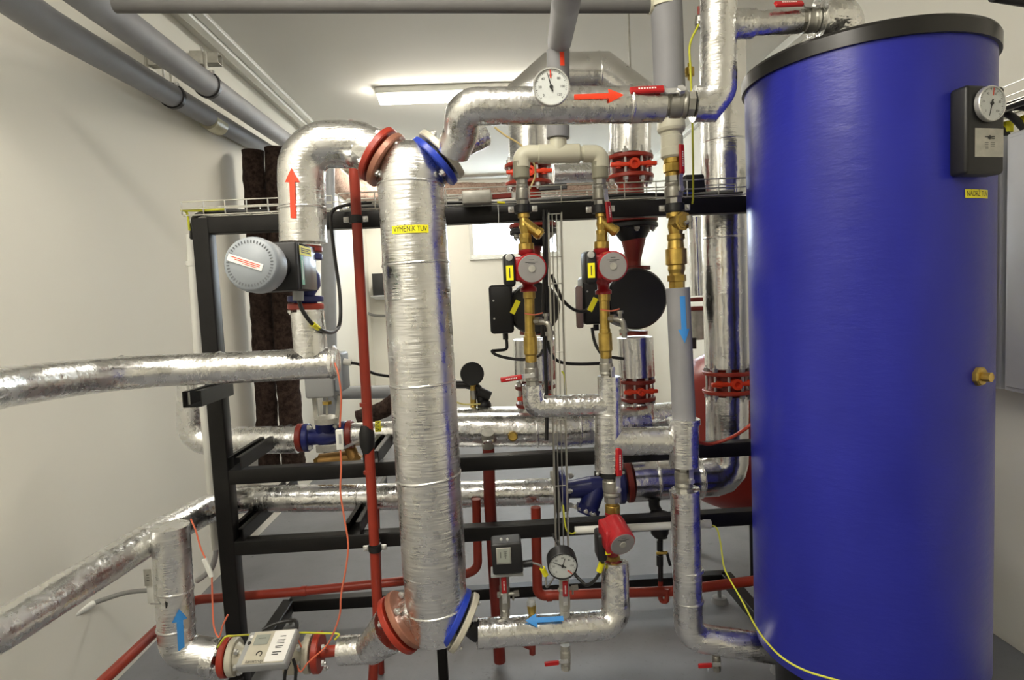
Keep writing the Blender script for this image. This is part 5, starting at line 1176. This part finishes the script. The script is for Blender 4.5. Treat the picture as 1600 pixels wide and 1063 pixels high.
cable([P(773, 199, 2.1), P(790, 212, 2.1), P(815, 228, 2.1), P(834, 255, 2.12), P(836, 275, 2.15), P(828, 295, 2.15)], .0035, mat('tan_wire', (.55, .42, .18), .5), 'tan wire hanging from the top foil pipe behind the cream tee', name='tan_wire', cat='wire')
cable([P(1092, 38, 1.75), P(1078, 70, 1.78), P(1079, 110, 1.8), P(1082, 200, 1.85), P(1083, 300, 1.95), P(1082, 318, 1.98)], .0032, 'wire_yg', 'long yellow-green earth wire hanging beside the thick grey riser', name='earth_wire', cat='wire')
t = thing('brass_vent', P(1076, 124, 1.9), 'small brass air vent right of the thick grey riser', 'air vent')
mb = MB(); mb.lathe(P(1078, 125, 1.9), (0, 0, 1), [(0, .007), (.01, .007), (.012, px(7, 1.9)), (.036, px(7, 1.9)), (.04, .006), (.05, .006)], 16); mb.cyl(P(1070, 112, 1.9), P(1080, 112, 1.9), .006, 8); mb.build('body', 'brass', t)
ball_valve(P(1092, 44, 1.85), P(1092, 25, 1.85), px(6, 1.85), 'tiny valve with dark red lever behind the foil riser at the top', (0, 0, 1), px(20, 1.8), (-.3, -1, 0), hw=px(5, 1.8), lettering=False, hmat='red_dark')
MB and pipe([P(1096, 30, 1.85), P(1110, 30, 1.86)], .006, 'nickel', 'short nickel tail of the tiny valve by the foil riser', name='tail_pipe')

# ------------------------------------------------------------------ left wall: lagged pipes, strut, wool-wrapped risers
def onL(a, b, X): return [PX(a[0], a[1], X), PX(b[0], b[1], X)]
lo = [P(-60, -55, 1.60), P(76, 38, 1.95), P(254, 141, 2.80), P(425, 240, 4.35)]
o1 = pipe(lo, .050, 'foam', 'lower of the two grey lagged pipes high on the left wall', name='lagged_wall_pipe', seg=30, fil=.3)
up_ = [P(60, -65, 1.62), P(152, 6, 1.95), P(318, 128, 2.75), P(450, 222, 4.25)]
o2 = pipe(up_, .052, 'foam', 'upper of the two grey lagged pipes high on the left wall', name='lagged_wall_pipe', seg=30, fil=.3)
mb = MB(); A, B = P(325, 186, 3.28), P(342, 197, 3.42); mb.cyl(A, B, .0505, 30); mb.build('yellowish_band', mat('beige_tape', (.5, .47, .33), .4), o1)
def ring_clamp(c, axis, r, label):
    t = thing('ring_clamp', V(c)-V((0, 0, r)), label, 'pipe clamp', 'ring clamps on the left wall pipes'); a, b, cc = basis(axis, (0, 0, 1)); m_ = MB(); m_.lathe(V(c)-a*.012, a, [(0, r), (0, r+.006), (.024, r+.006), (.024, r)], 32); m_.build('band', 'blackp', t)
    hexbolt(V(c)+V((.03, -.02, r*.85)), (1, -.5, 0), .010, .012, t); MB().cyl(V(c)+V((0, 0, r)), V(c)+V((0, 0, r+.09)), .006, 8).build('hanger_rod', 'zinc_d', t); return t
c1 = P(262, 133, 2.85); d1 = P(425, 240, 4.35)-lo[2]; e = lo[2].lerp(lo[3], .06); ring_clamp(e, d1, .051, 'ring clamp on the lower lagged wall pipe')
e2 = up_[2].lerp(up_[3], .03); ring_clamp(e2, up_[3]-up_[2], .053, 'ring clamp on the upper lagged wall pipe')
zs = P(340, 93, e.y).z
t = thing('strut_bracket', (LW, e.y, zs), 'galvanised slotted strut sticking out of the left wall over the lagged pipes', 'bracket')
xe = P(344, 93, e.y).x
m_ = MB(); m_.box(((LW+xe)/2, e.y, zs), (xe-LW, .05, .003)); 
m_ = MB(); m_.box(((LW+xe)/2, e.y, zs-.022), (xe-LW, .05, .003)); 
for s_ in (-1, 1): m_.box(((LW+xe)/2, e.y+s_*.025, zs), (xe-LW, .003, .045))
m_.box(((LW+xe)/2, e.y-.017, zs+.022), (xe-LW, .015, .003)); m_.box(((LW+xe)/2, e.y+.017, zs+.022), (xe-LW, .015, .003)); m_.build('channel', 'zinc_d', t)
m_ = MB(); m_.box((LW+.006, e.y, zs-.02), (.006, .09, .13), bev=.002); m_.build('wall_plate', 'zinc_d', t); hexbolt(V((LW+.010, e.y, zs-.06)), (1, 0, 0), .018, .012, t)
for xx in (P(316, 90, e.y).x, P(255, 110, e.y).x): MB().cyl((xx, e.y, zs-.09), (xx, e.y, zs+.06), .005, 8).build('threaded_rod', 'zinc', t)
m_ = MB(); m_.box((P(308, 90, e.y).x+.01, e.y-.005, zs), (.06, .06, .06), bev=.003); m_.build('end_bracket', 'zinc_d', t)
YW = 3.74
def woolpipe(pts, r, label, mt='wool', name='wool_wrapped_pipe', fil=0):
    return foil_pipe(pts, r, label, mt=mt, wob=.10, name=name, step=.025, seg=26, hollow=0, fil=fil)
woolpipe([P(395, 236, YW), P(414, 590, YW), P(422, 745, YW)], px(16, YW), 'left one of two brown wool-wrapped risers in the back left corner')
woolpipe([P(432, 232, YW), P(450, 590, YW), P(460, 745, YW)], px(17.5, YW), 'right one of two brown wool-wrapped risers in the back left corner')
woolpipe([P(500, 262, 5.6), P(540, 296, 6.6), P(600, 300, 7.3)], px(19, 5.6), 'brown wool-wrapped elbow left of the heat exchanger, above the tray', mt='wool2', fil=.1)
woolpipe([P(540, 296, 7.3), P(640, 296, 7.3)], px(11, 7.3), 'dark wool-wrapped pipe section behind the slim red pipe')
woolpipe([P(600, 296, 7.4), P(1060, 296, 7.4)], px(10, 7.4), 'tan wool-wrapped level pipe along the top of the back wall', mt='wool2')
t = thing('drain_pipe', P(514, 560, 5.2), 'grey plastic drain pipe in the back left corner with a level branch', 'pipe')
MB().tube([P(511, 250, 5.2), P(516, 620, 5.2), V((P(519, 740, 5.2).x, 5.2, 0))], px(11, 5.2), 20).build('upright', 'drain', t)
MB().tube([P(516, 614, 5.2), P(640, 612, 5.2)], px(10.5, 5.2), 20).build('branch', 'drain', t)
woolpipe([P(560, 655, 4.4), P(600, 640, 4.4), P(625, 620, 4.4), P(640, 612, 5.7)], px(13, 4.4), 'brown wool-wrapped bend behind the slim red pipe', mt='wool')
o = pipe([P(577, 662, 4.4), P(592, 650, 4.4), P(604, 640, 4.42)], px(6, 4.4), mat('bare_copper', (.42, .22, .09), .45, metal=.6), 'bare copper-coloured stub below the brown bend', name='copper_stub')
t = thing('strainer', P(545, 720, 2.40), 'bronze strainer under the blue control valve', 'strainer')
mb = MB(); mb.cyl(P(500, 722, 2.40), P(548, 716, 2.40), px(11, 2.75), 16); mb.cyl(P(545, 696, 2.38), P(556, 722, 2.36), px(9, 2.37), 16); mb.cyl(P(552, 716, 2.36), P(558, 722, 2.36), px(12, 2.36), 8); mb.build('body', mat('aged_bronze', (.30, .17, .05), .45, metal=.7), t)
mb = MB(); mb.cyl(P(496, 727, 2.40), P(506, 722, 2.40), px(12, 2.40), 8); mb.build('cap', 'brass', t)
o = thing('valve_label_holder', P(512, 700, 2.3), 'long grey tag lying along the blue control valve', 'tag')
MB().bar(P(494, 702, 2.24), P(530, 700, 2.24), .026, .008, up=(0, -1, 0), bev=.002).build('name_tag', 'zinc_d', o); MB().bar(P(538, 700, 2.24), P(568, 686, 2.2), .018, .004, up=(0, -.5, 1)).build('arm', 'zinc', o)
# white conduit + clip on the left
o = pipe([P(298, 366, 2.16), P(309, 540, 2.16), P(325, 700, 2.16), P(338, 858, 2.16)], px(6.5, 2.16), 'white_p', 'white plastic conduit standing left of the frame post', name='conduit', fil=.1)
for (xx, yy) in ((299, 412), (335, 779)): MB().lathe(P(xx, yy, 2.16)-V((0, 0, .008)), (.05, 0, 1), [(0, px(8, 2.16)), (.016, px(8, 2.16))], 12).build('clip', 'white_p', o)
cable([P(338, 852, 2.16), P(336, 872, 2.18), P(328, 892, 2.2), P(308, 908, 2.22)], px(4.5, 2.16), 'lite_grey', 'grey cable leaving the foot of the white conduit')
pipe([P(-30, 1046, 1.78), P(145, 944, 2.18)], px(6, 2.0), 'white_p', 'white conduit sloping along the left wall at the lower left', name='conduit')
cable([P(142, 945, 2.18), P(160, 938, 2.2), P(200, 926, 2.22), P(245, 922, 2.22)], px(3.8, 2.16), 'cable_g', 'grey cable leaving the sloping wall conduit')

# ------------------------------------------------------------------ back wall bits
t = thing('wall_unit', P(595, 475, 7.45), 'black box on a grey tray fixed to the back wall, half behind the heat exchanger', 'control unit')
MB().box(P(596, 445, 7.45), (px(23, 7.45), .2, px(34, 7.45)), bev=.004).build('housing', 'blackp', t)
mb = MB(); mb.lathe(P(596, 462, 7.45), (0, 0, -1), [(0, px(31, 7.45)), (.012, px(31, 7.45)), (.045, px(18, 7.45)), (.05, px(17, 7.45))], 24, squash=.5); mb.build('tray', 'lite_grey', t)
cable([P(572, 472, 7.42), P(567, 480, 7.42), P(572, 488, 7.42), P(585, 493, 7.45), P(612, 494, 7.455)], .016, 'cable_g', 'grey cable under the black wall unit')
t = thing('round_gauge', P(745, 650, 2.74), 'black round gauge seen from behind on a brass and black valve group', 'pressure gauge')
MB().lathe(P(738, 583, 2.74), (0, -1, 0), [(0, px(17.5, 2.74)), (.03, px(18.5, 2.74)), (.034, px(17, 2.74))], 36).build('casing', 'blackp', t)
for xx, yy in ((737, 595), (740, 590)): MB().sphere(P(xx, yy, 2.71), .004, 8).build('screw', 'zinc', t)
mb = MB(); mb.cyl(P(739, 600, 2.74), P(740, 646, 2.74), px(5, 2.74), 12); mb.build('stem', 'brass', t)
mb = MB(); mb.cyl(P(739, 610, 2.74), P(740, 624, 2.74), px(5.5, 2.74), 8); mb.build('nut', 'nickel', t)
mb = MB(); mb.tube(fillet([P(700, 601, 2.75), P(728, 601, 2.75), P(748, 606, 2.75), P(757, 652, 2.74)], .03), px(6.5, 2.74), 14); mb.cyl(P(748, 612, 2.74), P(766, 620, 2.74), px(8, 2.74), 12); mb.sphere(P(757, 634, 2.74), px(11, 2.74), 14); mb.build('valve_group', 'blackp', t)
cable([P(705, 625, 2.72), P(725, 632, 2.72), P(757, 632, 2.72), P(755, 640, 2.72)], .004, mat('pale_yellow_wire', (.65, .58, .2), .5), 'pale yellow wire by the round black gauge', name='yellow_wire', cat='wire')

# ------------------------------------------------------------------ right wall: cabinets, tray, cables
xc = RW-.16
za_ = H+ray(1580, 612).z*(xc/ray(1580, 612).x); ztp = H+ray(1580, 208).z*(xc/ray(1580, 208).x)
for i, (ya, yb) in enumerate(((1.80, 1.985), (2.0, 2.45))):
    t = thing('wall_cabinet', (xc+.08, (ya+yb)/2, za_), ['light grey wall cabinet at the right edge, front one', 'light grey wall cabinet right behind the tank edge, back one'][i], 'cabinet', 'light grey cabinets on the right wall')
    MB().box((xc+.08, (ya+yb)/2, (za_+ztp)/2), (.16, yb-ya, ztp-za_), bev=.006).build('housing', 'lite_grey', t)
    MB().box((xc-.004, (ya+yb)/2, (za_+ztp)/2), (.008, yb-ya-.03, ztp-za_-.03), bev=.003).build('door', 'lite_grey', t)
za2 = H+ray(1585, 160).z*(1.72/ray(1585, 160).x)
basket((1.66, 1.5, za2-.02), (1.66, 2.6, za2-.02), (0, 0, 1), (1, 0, 0), .16, .06, .1, 'wire cable tray above the grey cabinets on the right wall')
for i in range(4):
    y_ = 1.83+.07*i
    cable([V((1.70+.02*i, 2.5, za2-.01)), V((1.70+.02*i, y_+.12, za2-.01)), V((1.74, y_+.02, za2-.02)), V((1.78, y_, za2-.07)), V((1.79, y_, ztp))], .012, 'cable', ['frontmost', 'second', 'third', 'rearmost'][i]+' black cable dropping from the tray into the grey cabinets', group='black cables into the cabinets')
    nm = sorted([o_.name for o_ in bpy.data.objects if o_.name.startswith('cable') and o_.get('group') == 'black cables into the cabinets'])[-1]
    MB().cyl((1.79, y_, ztp+.02), (1.79, y_, ztp+.055), .017, 10).build('cable_tag', 'yellow', bpy.data.objects[nm])
t = thing('corner_duct', P(1600, 2, 1.45), 'black rounded duct at the top right corner', 'duct')
MB().tube([P(1555, -12, 1.5), P(1700, 10, 1.5)], .022, 16).build('tube', 'blackp', t)

t = thing('black_enclosure', P(1082, 309, 2.16), 'black plastic box on the top rail between the grey riser and the tall foil upright', 'enclosure')
MB().box(P(1082, 292, 2.14), (px(34, 2.14), .06, px(34, 2.14)), bev=.006, taper=.9).build('housing', 'blackp', t)
MB().box(P(1075, 303, 2.105), (px(13, 2.1), .002, px(5, 2.1))).build('blue_label', 'blue_fl', t)
